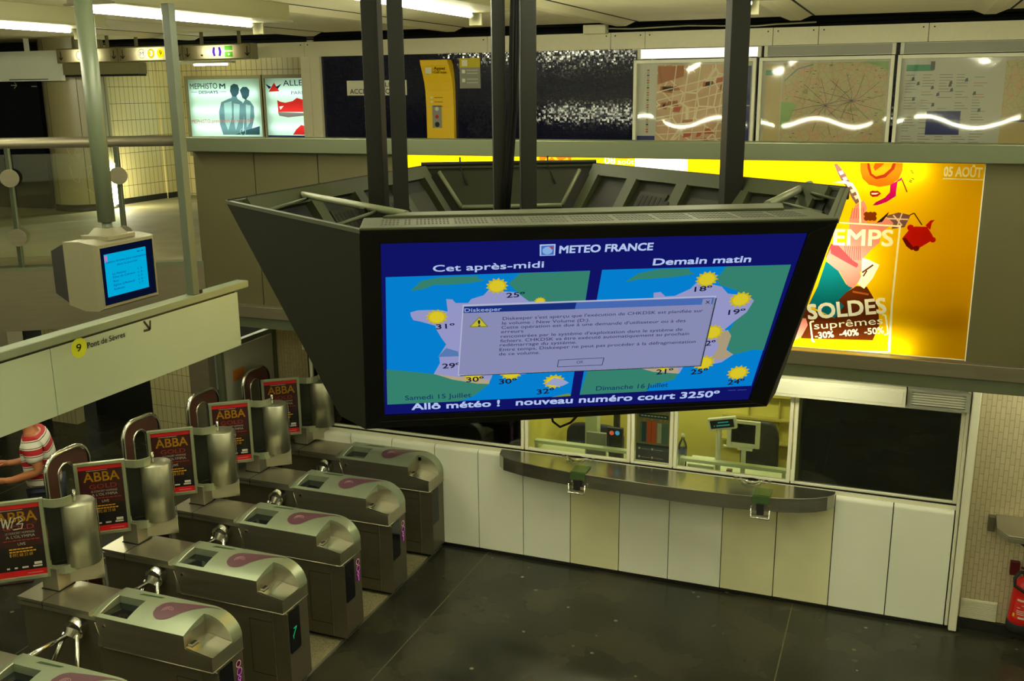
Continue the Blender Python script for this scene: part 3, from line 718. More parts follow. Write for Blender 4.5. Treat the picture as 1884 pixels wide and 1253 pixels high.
# ---- picture on the plasma
NAVY, SEA, LAND, FR = scr((16,18,100)), scr((4,126,204)), scr((52,128,108)), scr((146,148,196))
DLG, DBAR, DBAR2, SUN, SUN2, INK, LTXT = scr((134,138,178)), scr((22,44,118)), scr((70,104,176)), scr((196,176,34)), scr((214,196,40)), scr((22,26,52)), scr((150,176,226))
def zc(x, y): return (660+x/3.481, 400+y/3.481)
def zd(x, y): return (1040+x/3.481, 430+y/3.481)
S.ppoly([(698,447),(1491,427),(1381,739),(706,767)], NAVY, 0)
mapA = [zc(172,382), zc(1482,340), zc(1357,1142), zc(183,1197)]
mapB = [zd(236,230), zd(1445,197), zd(1192,972), zd(92,1030)]
for q in (mapA, mapB): S.ppoly(q, SEA, 1)
# map A
S.ppoly([zc(330,470),zc(400,405),zc(520,382),zc(760,372),zc(770,392),zc(815,400),zc(700,420),zc(560,430),zc(480,430),zc(420,455)], LAND, 2)
S.ppoly([zc(1030,356),zc(1482,340),zc(1446,560),zc(1150,560),zc(1075,525),zc(1010,470),zc(960,420),zc(1000,385)], LAND, 2)
S.ppoly([zc(178,972),zc(330,985),zc(480,1000),zc(600,1030),zc(760,1060),zc(835,1065),zc(740,1140),zc(640,1176),zc(183,1197)], LAND, 2)
S.ppoly([zc(330,605),zc(380,592),zc(440,590),zc(520,590),zc(570,600),zc(560,520),zc(600,522),zc(620,545),zc(700,545),zc(720,520),zc(800,495),zc(840,450),zc(900,470),zc(1010,475),zc(1090,535),zc(1180,530),zc(1200,560),zc(1180,700),zc(1100,960),zc(1110,985),zc(1060,1000),zc(960,1000),zc(860,1000),zc(835,1055),zc(760,1055),zc(600,1030),zc(480,1000),zc(520,930),zc(515,880),zc(560,810),zc(530,770),zc(500,720),zc(490,690),zc(400,665),zc(350,655),zc(335,630)], FR, 3)
S.ppoly([zc(490,1000),zc(620,1015),zc(760,1030),zc(835,1035),zc(835,1062),zc(760,1060),zc(600,1034)], scr((176,160,130)), 4)
S.ppoly([zc(1230,1150),zc(1340,1125),zc(1357,1130),zc(1355,1142)], scr((110,140,60)), 2)
# map B
S.ppoly([zd(380,310),zd(470,250),zd(600,225),zd(790,218),zd(800,240),zd(830,255),zd(700,275),zd(560,285),zd(470,290)], LAND, 2)
S.ppoly([zd(1030,208),zd(1445,197),zd(1268,745),zd(1200,740),zd(1090,770),zd(1050,760),zd(1040,650),zd(1060,600),zd(1150,470),zd(1100,360),zd(1000,330),zd(960,290),zd(1000,250)], LAND, 2)
S.ppoly([zd(150,850),zd(440,850),zd(560,880),zd(720,892),zd(700,930),zd(540,970),zd(520,1008),zd(92,1030)], LAND, 2)
S.ppoly([zd(565,375),zd(610,370),zd(640,398),zd(700,395),zd(800,350),zd(850,300),zd(930,320),zd(1000,335),zd(1040,380),zd(1180,400),zd(1208,425),zd(1160,500),zd(1080,560),zd(1020,610),zd(1050,650),zd(1030,740),zd(1075,770),zd(1000,820),zd(900,840),zd(760,840),zd(730,890),zd(560,880),zd(440,850),zd(560,800)], FR, 3)
S.ppoly([zd(960,640),zd(1040,612),zd(1062,650),zd(1030,740),zd(1075,770),zd(1010,800),zd(930,800),zd(980,720)], scr((166,152,120)), 4)
S.ppoly([zd(480,855),zd(620,840),zd(720,855),zd(725,892),zd(560,880)], scr((176,160,130)), 4)
def sun(px, py, r=16): 
    c_ = S.at(px, py); r_ = abs(S.at(px+r, py)[0]-c_[0])
    S.star(c_, r_*1.25, SUN, 6, 13, .74, .95); S.disc(c_, r_*.82, SUN2, 7, 18)
for p in (zc(885,432),zc(500,632),zc(975,990),zc(1250,1045),zc(735,1000)): sun(*p, 17)
for p in (zd(905,285),zd(1120,415),zd(940,625),zd(885,820),zd(1105,885)): sun(*p, 17)
sun(*zd(630,850), 9); sun(*zc(1160,530), 9)
S.ppoly([zc(1190,1062),zc(1250,1018),zc(1310,1030),zc(1345,1050),zc(1300,1072)], scr((150,160,196)), 8)
S.ppoly([zc(505,885),zc(560,828),zc(636,850),zc(640,880)], scr((84,120,176)), 8)
for txt, p, q in (('25º',zc(945,505),zc(1062,497)),('31º',zc(497,706),zc(614,698)),('29º',zc(537,958),zc(650,950)),('30º',zc(690,1046),zc(800,1038)),('30º',zc(898,1058),zc(1010,1050)),('32º',zc(1140,1124),zc(1250,1112)),
                  ('18º',zd(824,362),zd(934,352)),('19º',zd(1040,510),zd(1146,500)),('22º',zd(856,712),zd(956,702)),('21º',zd(580,892),zd(686,882)),('25º',zd(800,892),zd(906,882)),('24º',zd(1036,958),zd(1140,948))):
    S.ptext(txt, p, q, 8.6, INK, 9, .03)
TW = scr((176,196,236))
S.ptext('METEO FRANCE', (1029,465), (1200,459), 13, TW, 3, .05)
S.ppoly([(993,449),(1022,448),(1021,469),(993,470)], TW, 3); 
S.ppoly([(995.5,451),(1019.5,450),(1018.5,467.5),(995.5,468.5)], scr((60,110,190)), 4)
S.disc(S.at(1007,459.5), .0155, scr((130,170,220)), 5); S.ppoly([(1010,452),(1017,451),(1016,458)], scr((180,50,70)), 6)
S.ptext('Cet après-midi', (797,499), (1000,491), 11.5, TW, 3, .03)
S.ptext('Demain matin', (1201,487), (1380,481), 11.5, TW, 3, .05)
S.ptext('Allô météo !   nouveau numéro court 3250º', (758,753), (1321,729), 11, TW, 3, .05)
S.ptext('Samedi 15 Juillet', zc(298,1165), zc(720,1145), 8, scr((20,60,96)), 5, .015)
S.ptext('Dimanche 16 Juillet', zd(195,1000), zd(655,975), 8, scr((20,60,96)), 5, .015)
S.pline([zd(1040,998),zd(1090,996)], .003, scr((60,76,150)), 5); S.pline([zd(1100,996),zd(1160,994)], .003, scr((60,76,150)), 5)
# error dialog
D = [(853,560), (1315,543), (1286,668), (844,686)]
S.ppoly([(851,557.5),(1317,541),(1287.5,670),(842,688)], scr((176,180,206)), 10)
S.ppoly([(855,561),(1318,545),(1289,671),(846,689)], scr((30,34,60)), 10)
S.ppoly(D, DLG, 11)
S.ppoly([(853.5,560.5),(1060,552.5),(1057,565),(852.5,572)], DBAR, 12); S.ppoly([(1060,552.5),(1313,544),(1310,556),(1057,565)], DBAR2, 12)
S.ppoly([(1292,546),(1309,545),(1306.5,555.5),(1290,556.5)], DLG, 13); S.ptext('x', (1296,554.5), (1304.5,554), 8, INK, 14)
S.ptext('Diskeeper', (854.5,570), (922,567.5), 6.5, scr((150,170,220)), 13, .02)
S.ppoly([zc(705,690),zc(830,688),zc(772,622)], scr((120,120,30)), 12); S.ppoly([zc(716,684),zc(818,682),zc(771,630)], scr((190,184,50)), 13)
S.ptext('!', zc(764,682), zc(778,681), 11, INK, 14, .02)
DT = scr((46,50,92))
for txt, p, q in (("Diskeeper s'est aperçu que l'exécution de CHKDSK est planifiée sur", zc(920,643), zd(875,487)),
                  ("le volume : New Volume (D:).", zc(916,672), zc(1476,652)),
                  ("Cette opération est due à une demande d'utilisateur ou à des", zc(912,700), zd(765,551)),
                  ("erreurs", zc(910,727), zc(1052,722)),
                  ("rencontrées par le système d'exploitation dans le système de", zc(908,757), zd(745,607)),
                  ("fichiers. CHKDSK va être exécuté automatiquement au prochain", zc(905,786), zd(787,634)),
                  ("redémarrage du système.", zc(902,812), zc(1392,794)),
                  ("Entre temps, Diskeeper ne peut pas procéder à la défragmentation", zc(900,842), zd(828,685)),
                  ("de ce volume.", zc(897,870), zc(1157,860))):
    S.ptext(txt, p, q, 5.4, DT, 13, .008)
S.pline([zc(1278,900),zc(1568,886),zc(1556,932),zc(1270,944),zc(1278,900)], .0025, scr((40,44,80)), 12)
S.ptext('OK', zc(1392,922), zc(1436,919), 5, DT, 13)
S.build('screen_picture', ring, 'glowing blue weather map with an error window')

nest(ring, {'vent_slots':'top_cover','screen_picture':'screen_housing','bezel_groove':'bezel'})
# hanging posts
for i, (px, py, w, sid) in enumerate(((698,384,.072,1),(739,388,.066,0),(920,384,.055,1),(972,384,.067,0),(1343,378,.082,0))):
    p = hitz(px, py, 3.90)
    t = MB(); rot = math.radians(28 if i != 0 else 10)
    ax = Vector((math.cos(rot), math.sin(rot), 0))*w; ay = Vector((-ax.y, ax.x, 0))
    o = p-(ax+ay)/2; t.obox((o.x,o.y,3.80), ax, ay, (0,0,ZC-3.80))
    ob = t.build('hanging_post', 'post_dark', bevel=.003)
    tag(ob, ['leftmost square dark post hanging the screen ring from the ceiling','second dark hanging post from the left, close beside the leftmost one','thin dark hanging post left of the black cable bundle','dark hanging post right of the black cable bundle','rightmost dark hanging post, crossing the street maps'][i], 'post')
cb = MB(); base = hitz(972,384,3.90)
for k in range(7):
    pts = []
    for j, py in enumerate((-60, 60, 180, 260, 330, 384)):
        z = 5.08-(j*.25)
        q = Vector((base.x-.035+.009*(k % 4)-(.0,.0,.006,.015,.035,.06)[j], base.y-.085+.008*(k//2)+.006*math.sin(j*2+k), z)); pts.append(q)
    cb.tube(pts, .007, 0, 6)
tag(cb.build('cable_bundle', 'cable'), 'loose bundle of black cables hanging down into the screen ring', 'cable')

# ================================================================ LEFT MONITOR
mx = -3.80
p1, p2 = hitx(178,455,mx), hitx(284,430,mx); q1, q2 = hitx(178,577,mx), hitx(284,550,mx)
y0, y1, z0, z1 = p1.y-.01, p2.y, q1.z, p1.z+.01
mon = thing('hanging_monitor', 'cream tube monitor with a lit blue screen, hung on a ceiling pole', 'monitor', (mx-.2,(y0+y1)/2,z0))
shell = MB(); d1 = .24
ys, ye = y0, y1
def rr(x, iy, zt_, zb_): return [(x,ys+iy,zb_),(x,ye-iy,zb_),(x,ye-iy,zt_),(x,ys+iy,zt_)]
sec = [rr(mx, .012, z1-.004, z0+.012), rr(mx-.02, 0, z1, z0), rr(mx-.11, .0, z1+.012, z0-.004), rr(mx-.225, .01, z1+.005, z0+.02)]
for A_, B_ in zip(sec, sec[1:]):
    for k in range(4):
        j = (k+1) % 4; shell.quad(A_[k], A_[j], B_[j], B_[k])
# front ring leaves the screen opening
s1, s2 = hitx(183,458,mx), hitx(279,437,mx); s3, s4 = hitx(184,566,mx), hitx(278,540,mx)
oy0, oy1, oz0, oz1 = s1.y, s2.y, s3.z, s1.z
F = rr(mx, .012, z1-.004, z0+.012); I = [(mx,oy0,oz0),(mx,oy1,oz0),(mx,oy1,oz1),(mx,oy0,oz1)]
for k in range(4): shell.quad(F[k], F[(k+1) % 4], I[(k+1) % 4], I[k])
shell.quad(*sec[-1])
shell.build('shell', 'monitor_shell', mon)
MB().prism([(mx-.226,ys+.012,z0+.03),(mx-.226,ye-.02,z0+.03),(mx-.226,ye-.02,z1-.005),(mx-.226,ys+.012,z1-.005)], (-.001,0,0)).build('back_plate', 'monitor_back', mon)
bkm = MB(); A_ = rr(mx-.227,.012,z1-.005,z0+.03); B_ = rr(mx-.34,.04,z1-.05,z0+.07)
for k in range(4): bkm.quad(A_[k], A_[(k+1) % 4], B_[(k+1) % 4], B_[k])
bkm.quad(*B_); bkm.build('back_cover', 'monitor_back', mon)
s_ = Sheet((mx-.006,oy0,oz0), (0,1,0), (0,0,1), .0006)
w_, h_ = oy1-oy0, oz1-oz0
s_.rect(0,0,w_,h_, scr((6,14,40)), 0); s_.rect(w_*.075,h_*.13,w_*.87,h_*.88, scr((0,168,214)), 1)
k_ = scr((10,60,140))
for i, (tx, a0, a1, zz) in enumerate((('Stations fermées pour intervention',.1,.86,.72),('dans la journée',.3,.68,.65),('Le Peletier',.2,.46,.50),('Filles du Calvaire',.2,.62,.44),('Rex',.2,.3,.37),("Eglise d'Auteuil",.2,.6,.30),('Rambuteau',.2,.4,.23))):
    s_.text(tx, (w_*a0,h_*zz), (w_*a1,h_*zz), h_*.035, k_, 2, .01)
for i in range(5): s_.text('L %d' % (3+i), (w_*.68,h_*(.50-.065*i)), (w_*.76,h_*(.50-.065*i)), h_*.035, k_, 2)
s_.rect(w_*.7,h_*.815,w_*.75,h_*.83, k_, 2); s_.rect(w_*.78,h_*.815,w_*.82,h_*.83, k_, 2); s_.rect(w_*.085,h_*.74,w_*.13,h_*.86, scr((190,120,170)), 2)
s_.build('screen', mon, 'lit blue screen with dark blue lines of text')
nb = MB().box((mx-.1,y0+.1,z0-.008),(mx-.08,y0+.14,z0+.004)).box((mx-.06,y1-.14,z0-.003),(mx-.04,y1-.1,z0+.006)); nb.each('foot_peg', 'black', mon)
mcx, mcy = mx-.12, (y0+y1)/2+.005
plh = MB(); plh.prism([(mcx-.09,mcy-.1,z1+.005),(mcx+.09,mcy-.1,z1+.005),(mcx+.09,mcy+.1,z1+.005),(mcx-.09,mcy+.1,z1+.005)], (0,0,.02))
plh.lathe([(.10,.02),(.065,.055),(.045,.055),(.045,.03)], (mcx,mcy,z1+.005), 0, 4, math.pi/4, 2*math.pi+math.pi/4)
plh.build('mount_plate', 'monitor_shell', mon)
pb_ = MB().cyl((mcx,mcy,z1+.02),(mcx,mcy,z1+.10),.026,0,14).cyl((mcx,mcy,z1+.09),(mcx,mcy,ZC-.12),.044,0,20).cyl((mcx,mcy,ZC-.16),(mcx,mcy,ZC),.075,0,20)
pb_.build('pole', 'pole_paint', mon)

nest(mon, {'back_plate':'back_cover','foot_peg':'shell'})
# ================================================================ GREEN POST AND SIGN BEAM
bx = -4.5
g = thing('direction_beam', 'long cream hanging signboard reading Pont de Sèvres above the turnstiles', 'sign', (bx, 4.2, 2.58))
zt_, zb_ = 2.985, 2.583
yj = hitx(98,690,bx).y
MB().box((bx-.03,1.2,zb_),(bx,yj-.002,zt_)).box((bx-.03,yj+.002,zb_),(bx,5.965,zt_)).build('board', 'sign_white', g, bevel=.002)
MB().box((bx-.035,1.2,zt_),(bx-.004,5.94,3.0)).build('shadow_gap', 'black', g)
MB().box((bx-.09,1.2,3.0),(bx+.012,6.09,3.052)).build('cap', 'sign_cap', g, bevel=.006)
s_ = Sheet((bx+.0006,0,0), (0,1,0), (0,0,1), .0006)
s_.disc(s_.at(145.5,640), .061, mat('line9', (176,182,24), .5), 1, 32)
s_.ptext('9', (141,647.5), (150,645), 13.5, mat('ink', (22,22,30), .5), 2, .02)
s_.ptext('Pont de Sèvres', (161,641), (230,619.5), 10.5, mat('ink'), 2, .02)
A_, B_ = s_.at(264,591), s_.at(276,606); s_.line([A_, B_], .016, mat('ink'), 2); s_.line([s_.at(276,589.5), B_], .016, mat('ink'), 2); s_.line([s_.at(264,609), B_], .016, mat('ink'), 2)
s_.build('lettering', g, 'yellow-green disc with a black 9, dark lettering and arrow')
pt = hitx(363,553,bx)
gp = MB().box((bx-.06,pt.y-.032,3.052),(bx+.0,pt.y+.032,4.966))
gp.box((bx-.02,pt.y+.034,3.0535),(bx+.005,pt.y+.06,3.08),1)
o = gp.build('hanging_post', ['green_paint','black'], bevel=.004); tag(o, 'slim green square post from the ceiling lamp down to the signboard cap', 'post')

# ================================================================ LEFT RAILING
rl = thing('railing', 'round steel handrail with glass clamps along the left mezzanine edge', 'railing', (*(P0+ED*1.8).xy, ZM))
mb = MB(); a_ = P0+NN*-.03+Vector((0,0,3.995)); b_ = a_+ED*7
mb.tube([a_+ED*.12, b_], .048, 0, 14); mb.build('handrail', 'steel_dark', rl)
for tpos in (1.56, .66, 2.75, 4.2):
    q = P0+ED*tpos+NN*-.0
    mb = MB(); mb.obox((q.x-.03,q.y-.012,2.905), (.05,.0,0), (0,.024,0), (0,0,1.05)); mb.build('baluster', 'cap_steel', rl, bevel=.003)
    for z in (3.70, 3.18):
        c_ = Vector((q.x,q.y,z))+NN*.03; MB().cyl(c_, c_+NN*.012, .078, 0, 20).build('clamp_disc', 'steel_dark', rl)
for t0 in (.7, 1.6, 2.8):
    mb = MB(); edgebox(mb, t0, t0+.85 if t0 < 1 else t0+1.1, 3.0, 3.9, -.02, -.012); mb.build('glass_panel', 'glass', rl)

nest(rl, {'clamp_disc':'baluster'})
# ================================================================ COLUMN, DOOR, FURNITURE OF THE LEFT CORRIDOR
ccx, ccy, cr_ = -10.35, 10.62, .40
c_ = MB().lathe([(cr_, 2.98),(cr_, ZC)], (ccx,ccy,0), 0, 36)
for k in range(0, 36, 6):
    t = 2*math.pi*k/36+.3; c_.box((ccx+cr_*math.cos(t)-.003, ccy+cr_*math.sin(t)-.003, 2.98),(ccx+cr_*math.cos(t)+.003, ccy+cr_*math.sin(t)+.003, ZC), 1)
col = thing('column', 'round cream column with scratched graffiti in the left corridor', 'column', (ccx,ccy,ZM))
c_.build('shaft', ['column_tile','col_line'], col); MB().lathe([(cr_+.012, 2.9),(cr_+.012, 2.985),(cr_,2.985)], (ccx,ccy,0), 0, 36).build('foot_ring', 'dark', col)
gf = MB()   # scratched letters wrapped round the shaft
for st_ in ([(-.2,3.78),(-.16,3.62),(-.1,3.6),(-.07,3.78)], [(-.02,3.6),(.03,3.82),(.08,3.6)], [(.12,3.8),(.2,3.66),(.13,3.6)], [(-.19,3.5),(-.14,3.3),(-.08,3.28),(-.04,3.5)], [(0,3.45),(.1,3.5),(.02,3.32),(.12,3.3)], [(.17,3.5),(.2,3.25)], [(0,3.2),(.12,3.1),(.2,3.0)]):
    base_t = math.atan2(CAM.y-ccy, CAM.x-ccx)
    pts = []
    for (u0, z0_), (u1, z1_) in zip(st_, st_[1:]):
        for k in range(5):
            f = k/4; u = u0+(u1-u0)*f; z = z0_+(z1_-z0_)*f; t = base_t+u/cr_; pts.append((ccx+(cr_+.001)*math.cos(t), ccy+(cr_+.001)*math.sin(t), z))
    gf.tube(pts, .0035, 0, 4)
gf.build('graffiti', mat('scratch', (190,184,150), .6), col); nest(col, {'graffiti':'shaft'})
struct(MB().box((-11.35,10.96,2.9),(-10.5,10.995,4.58)).build('door_1', 'door_brown'))
MB().box((-10.72,10.88,3.86),(-10.56,10.90,3.89)).box((-10.72,10.90,3.86),(-10.70,10.96,3.89)).build('door_handle', 'chrome', bpy.data.objects['door_1'])
struct(MB().box((-10.5,10.94,2.9),(-10.44,11.0,4.6)).build('trim_11', 'cap_steel'))
o = MB().box((-9.93,10.70,2.96),(-9.89,10.74,3.5)).build('bright_streak', 'tube'); tag(o, 'glowing vertical strip standing for a bright streak low beside the scratched column', 'lamp')  # emissive strip put in for a bright streak of light
xa_, xb_ = hity(117,120,10.0).x, hity(255,120,10.0).x
o = MB().box((xa_,9.98,4.64),(xb_,10.14,4.775)).box((xa_+.02,9.985,4.615),(xb_-.01,10.13,4.64),1).build('duct_box', ['housing','dark']); tag(o, 'long brown box under the lit direction signs at the left', 'box')
s_ = Sheet((-12,10.345,0), (1,0,0), (0,0,1), .001)
A_ = s_.at(20,157); B_ = s_.at(31,157); s_.line([A_,B_], .012, 'grey_plate', 1); s_.line([s_.at(26,151),B_], .012, 'grey_plate', 1); s_.line([s_.at(26,163),B_], .012, 'grey_plate', 1); s_.pline([(58,159),(68,159)], .014, 'grey_plate', 1)
o = s_.build('arrow_sign'); tag(o, 'faint grey arrow on the black window at the far left', 'sign')

# ---- lit direction signs
def light_sign(px0, px1, label, art):
    Y0 = 10.1; x0 = hity(px0,100,Y0).x; x1 = hity(px1,100,Y0).x; L_ = x1-x0; za_, zb2 = 4.795, 4.945
    t = thing('direction_sign', label, 'sign', ((x0+x1)/2,Y0+.05,za_))
    MB().box((x0,Y0-.08,zb2),(x1,Y0+.05,zb2+.014)).box((x0,Y0-.08,za_-.014),(x1,Y0+.05,za_)).box((x0,Y0-.08,za_),(x0+.012,Y0+.05,zb2)).box((x1-.012,Y0-.08,za_),(x1,Y0+.05,zb2)).build('case', 'housing', t)
    MB().box((x0+.012,Y0+.03,za_),(x1-.012,Y0+.05,zb2)).build('reflector', 'white_frame', t)
    MB().box((x0+.2,Y0-.01,zb2+.014),(x0+.23,Y0+.02,ZC)).box((x1-.23,Y0-.01,zb2+.014),(x1-.2,Y0+.02,ZC)).each('hanger', 'housing', t)
    MB().cyl((x0+L_*.3,Y0-.015,(za_+zb2)/2),(x1-L_*.3,Y0-.015,(za_+zb2)/2),.012,0,8).build('tube', 'tube_box', t)
    s = Sheet((x0,Y0-.075,za_), (1,0,0), (0,0,1), .0008)
    s.rect(.01,0,L_-.01,.15, trans((225,215,180)), 0)
    def arr(cx):
        K = mat('ink'); s.line([(cx,.13),(cx,.03)], .012, K, 1); s.line([(cx-.03,.06),(cx,.027)], .012, K, 1); s.line([(cx+.03,.06),(cx,.027)], .012, K, 1)
    arr(.06); arr(L_-.06); art(s, L_)
    s.build('face', t, 'cream lit face with black down arrows', True)
def art1(s, L): s.ring((L*.38,.077), .055, .007, mat('ink'), 1)
def art2(s, L):
    s.ring((L*.37,.077), .055, .006, mat('ink'), 1); s.text('M', (L*.37-.03,.052), (L*.37+.03,.052), .05, mat('ink'), 1)
    s.disc((L*.37+.14,.077), .055, trans((150,140,20)), 1, 24); s.text('3', (L*.37+.12,.052), (L*.37+.16,.052), .055, trans((255,255,240)), 2, .02)
    s.disc((L*.37+.28,.077), .055, trans((235,200,10)), 1, 24); s.text('9', (L*.37+.26,.052), (L*.37+.30,.052), .055, mat('ink'), 2, .01)
def art3(s, L):
    V = trans((60,30,150))
    s.poly([(L*.5-.05,.13),(L*.5-.02,.125),(L*.5-.03,.077),(L*.5-.02,.03),(L*.5-.05,.025),(L*.5-.066,.077)], V, 1)
    s.poly([(L*.5+.05,.13),(L*.5+.02,.125),(L*.5+.03,.077),(L*.5+.02,.03),(L*.5+.05,.025),(L*.5+.066,.077)], V, 1)
    G = trans((90,170,60)); s.rect(L*.5+.11,.09,L*.5+.22,.14, G, 1); s.rect(L*.5+.11,.015,L*.5+.22,.075, G, 1); s.disc((L*.5+.165,.045),.012,trans((230,255,220)),2,10)
    s.rect(L*.5-.23,.03,L*.5-.20,.05, mat('ink'), 1)
light_sign(113,224,'lit direction sign behind the monitor pole, leftmost of the three',art1)
light_sign(226,343,'lit direction sign showing round 3 and yellow 9 line badges',art2)
light_sign(345,470,'lit direction sign with violet brackets and a green square',art3)

# ---- backlit shoe posters
def lightbox(name, label, x0, x1, z0, z1, y, depth, frame_m, tubes, tm, fw=.05):
    t = thing(name, label, 'poster', ((x0+x1)/2,y,z0))
    MB().box((x0-fw,y-.02,z0-fw),(x0,y+depth,z1+fw)).box((x1,y-.02,z0-fw),(x1+fw,y+depth,z1+fw)).box((x0,y-.02,z1),(x1,y+depth,z1+fw)).box((x0,y-.02,z0-fw),(x1,y+depth,z0)).build('frame', frame_m, t)
    MB().box((x0,y+depth-.01,z0),(x1,y+depth,z1)).build('reflector', 'white_frame', t)
    for z in tubes: MB().cyl((x0+.05,y+depth*.55,z),(x1-.05,y+depth*.55,z),.014,0,8).build('tube', tm, t)
    return t
YP = 12.36
x0, x1 = hity(345,148,YP).x, hity(478,148,YP).x
t = lightbox('light_poster', 'backlit shoe advert with two bare-backed people, left of the red shoe advert', x0, x1, 3.55, 4.60, YP, .12, 'housing', (3.68,3.92,4.16,4.40), 'tube_cool')
s = Sheet((x0,YP,3.55), (1,0,0), (0,0,1), .001)
s.rect(0,0,x1-x0,1.05, trans((205,232,222)), 0)
TK = trans((30,62,72)); s.ptext('MEPHISTO', (350,164), (400,163), 10, TK, 3, .01); s.ptext('M', (404,163), (414.5,163), 9, TK, 3, .05)
s.ptext('DESHAYS', (366,172.5), (401,172), 5.2, TK, 3, .04); s.pline([(352,169.5),(363,169.3)], .006, TK, 3); s.pline([(404,169),(416,168.6)], .006, TK, 3)
s.ptext('MEPHISTO prend soin de votre dos', (353,227), (466,224), 6.5, trans((190,110,100)), 4, .01)
bd = trans((96,128,136)); dk = trans((52,80,90)); md_ = trans((150,182,184))
s.ppoly([(423,168),(424,158),(430,154),(437,156),(440,163),(439,172),(434,178),(427,177)], dk, 2)      # man's head
s.ppoly([(427,176),(435,176),(437,182),(446,188),(450,200),(448,225),(446,248),(411,248),(405,230),(403,205),(407,188),(420,182),(426,180)], bd, 1)
s.ppoly([(412,190),(426,186),(427,215),(420,240),(414,225)], md_, 2); s.ppoly([(430,190),(441,192),(440,220),(434,240),(430,220)], md_, 2)
s.ppoly([(441,166),(446,160),(454,160),(459,166),(458,176),(452,184),(446,180)], dk, 2)                # woman's head
s.ppoly([(452,182),(460,186),(467,196),(468,215),(464,235),(466,248),(448,248),(449,215),(447,190)], bd, 1); s.ppoly([(452,192),(461,194),(460,225),(454,235)], md_, 2)
s.ppoly([(432,248),(452,240),(478,232),(478,248)], dk, 3); s.ring(s.at(447,243), .05, .008, md_, 4)
s.build('print', t, 'pale backlit print', True)
x0b, x1b = hity(487,148,YP).x, hity(487,148,YP).x+1.35
t = lightbox('light_poster', 'backlit advert with a red sports shoe, right of the bare-backed pair', x0b, x1b, 3.55, 4.60, YP, .12, 'housing', (3.68,3.92,4.16,4.40), 'tube_cool')
s = Sheet((x0b,YP,3.55), (1,0,0), (0,0,1), .001)
s.rect(0,0,x1b-x0b,1.05, trans((205,232,222)), 0); RD = trans((190,40,36)); BL = trans((22,36,70))
s.ppoly([(494,169),(504,152),(514,168)], RD, 1); s.ppoly([(488,154),(499,160),(495,164)], BL, 1); s.ppoly([(518,154),(507,160),(511,164)], BL, 1)
s.ptext('ALLE', (521,158), (557,157), 10, BL, 1, .01); s.ptext('PARIS', (536,174), (562,173), 6, BL, 1)
s.ppoly([(510,184),(515,187),(525,189),(538,186),(546,180),(560,184),(560,206),(512,206)], RD, 1); s.ppoly([(511,206),(560,208),(560,213),(530,216),(514,213)], trans((120,110,104)), 1)
s.ppoly([(514,196),(522,195),(516,202)], trans((230,220,210)), 2)
s.rect(0,0,x1b-x0b,.26, BL, 1); s.ppoly([(539,248),(545,238),(554,230),(575,235),(575,248)], RD, 2)
s.build('print', t, 'pale backlit print with a red shoe', True)

# ---- wall of maps
def road_material(name, base, tint, sc_, wl=.035, rc=(236,226,196)):
    m = bpy.data.materials.new(name); m.use_nodes = True; nt = m.node_tree; b = nt.nodes['Principled BSDF']; L = nt.links.new
    g = nt.nodes.new('ShaderNodeNewGeometry')
    n = nt.nodes.new('ShaderNodeTexVoronoi'); n.feature = 'DISTANCE_TO_EDGE'; n.inputs['Scale'].default_value = sc_; L(g.outputs['Position'], n.inputs['Vector'])
    lt = nt.nodes.new('ShaderNodeMath'); lt.operation = 'LESS_THAN'; lt.inputs[1].default_value = wl; L(n.outputs['Distance'], lt.inputs[0])
    n2 = nt.nodes.new('ShaderNodeTexNoise'); n2.inputs['Scale'].default_value = sc_*.8; n2.inputs['Detail'].default_value = 6; L(g.outputs['Position'], n2.inputs['Vector'])
    cr = nt.nodes.new('ShaderNodeValToRGB'); cr.color_ramp.elements[0].color = (*lin(base),1); cr.color_ramp.elements[1].color = (*lin(tint),1); cr.color_ramp.elements[0].position = .42; cr.color_ramp.elements[1].position = .6; L(n2.outputs[0], cr.inputs[0])
    mx_ = nt.nodes.new('ShaderNodeMix'); mx_.data_type = 'RGBA'; L(lt.outputs[0], mx_.inputs[0]); L(cr.outputs[0], mx_.inputs[6]); mx_.inputs[7].default_value = (*lin(rc),1)
    L(mx_.outputs[2], b.inputs['Base Color']); b.inputs['Roughness'].default_value = .6; MATS[name] = m
road_material('map_street', (206,170,136), (222,190,158), 5)
road_material('map_region', (200,194,152), (212,182,150), 16, .022, (176,164,130))
mat('paper', (206,206,196), .6); mat('paper_tan', (206,188,140), .6); mat('map_green', (150,186,120), .6); mat('map_rust', (176,108,66), .6); mat('map_blue', (34,44,122), .5); mat('teal', (60,150,120), .5); mat('ink_grey', (96,96,104), .6); mat('road_pale', (236,226,200), .6); mat('road_red', (190,90,70), .6)
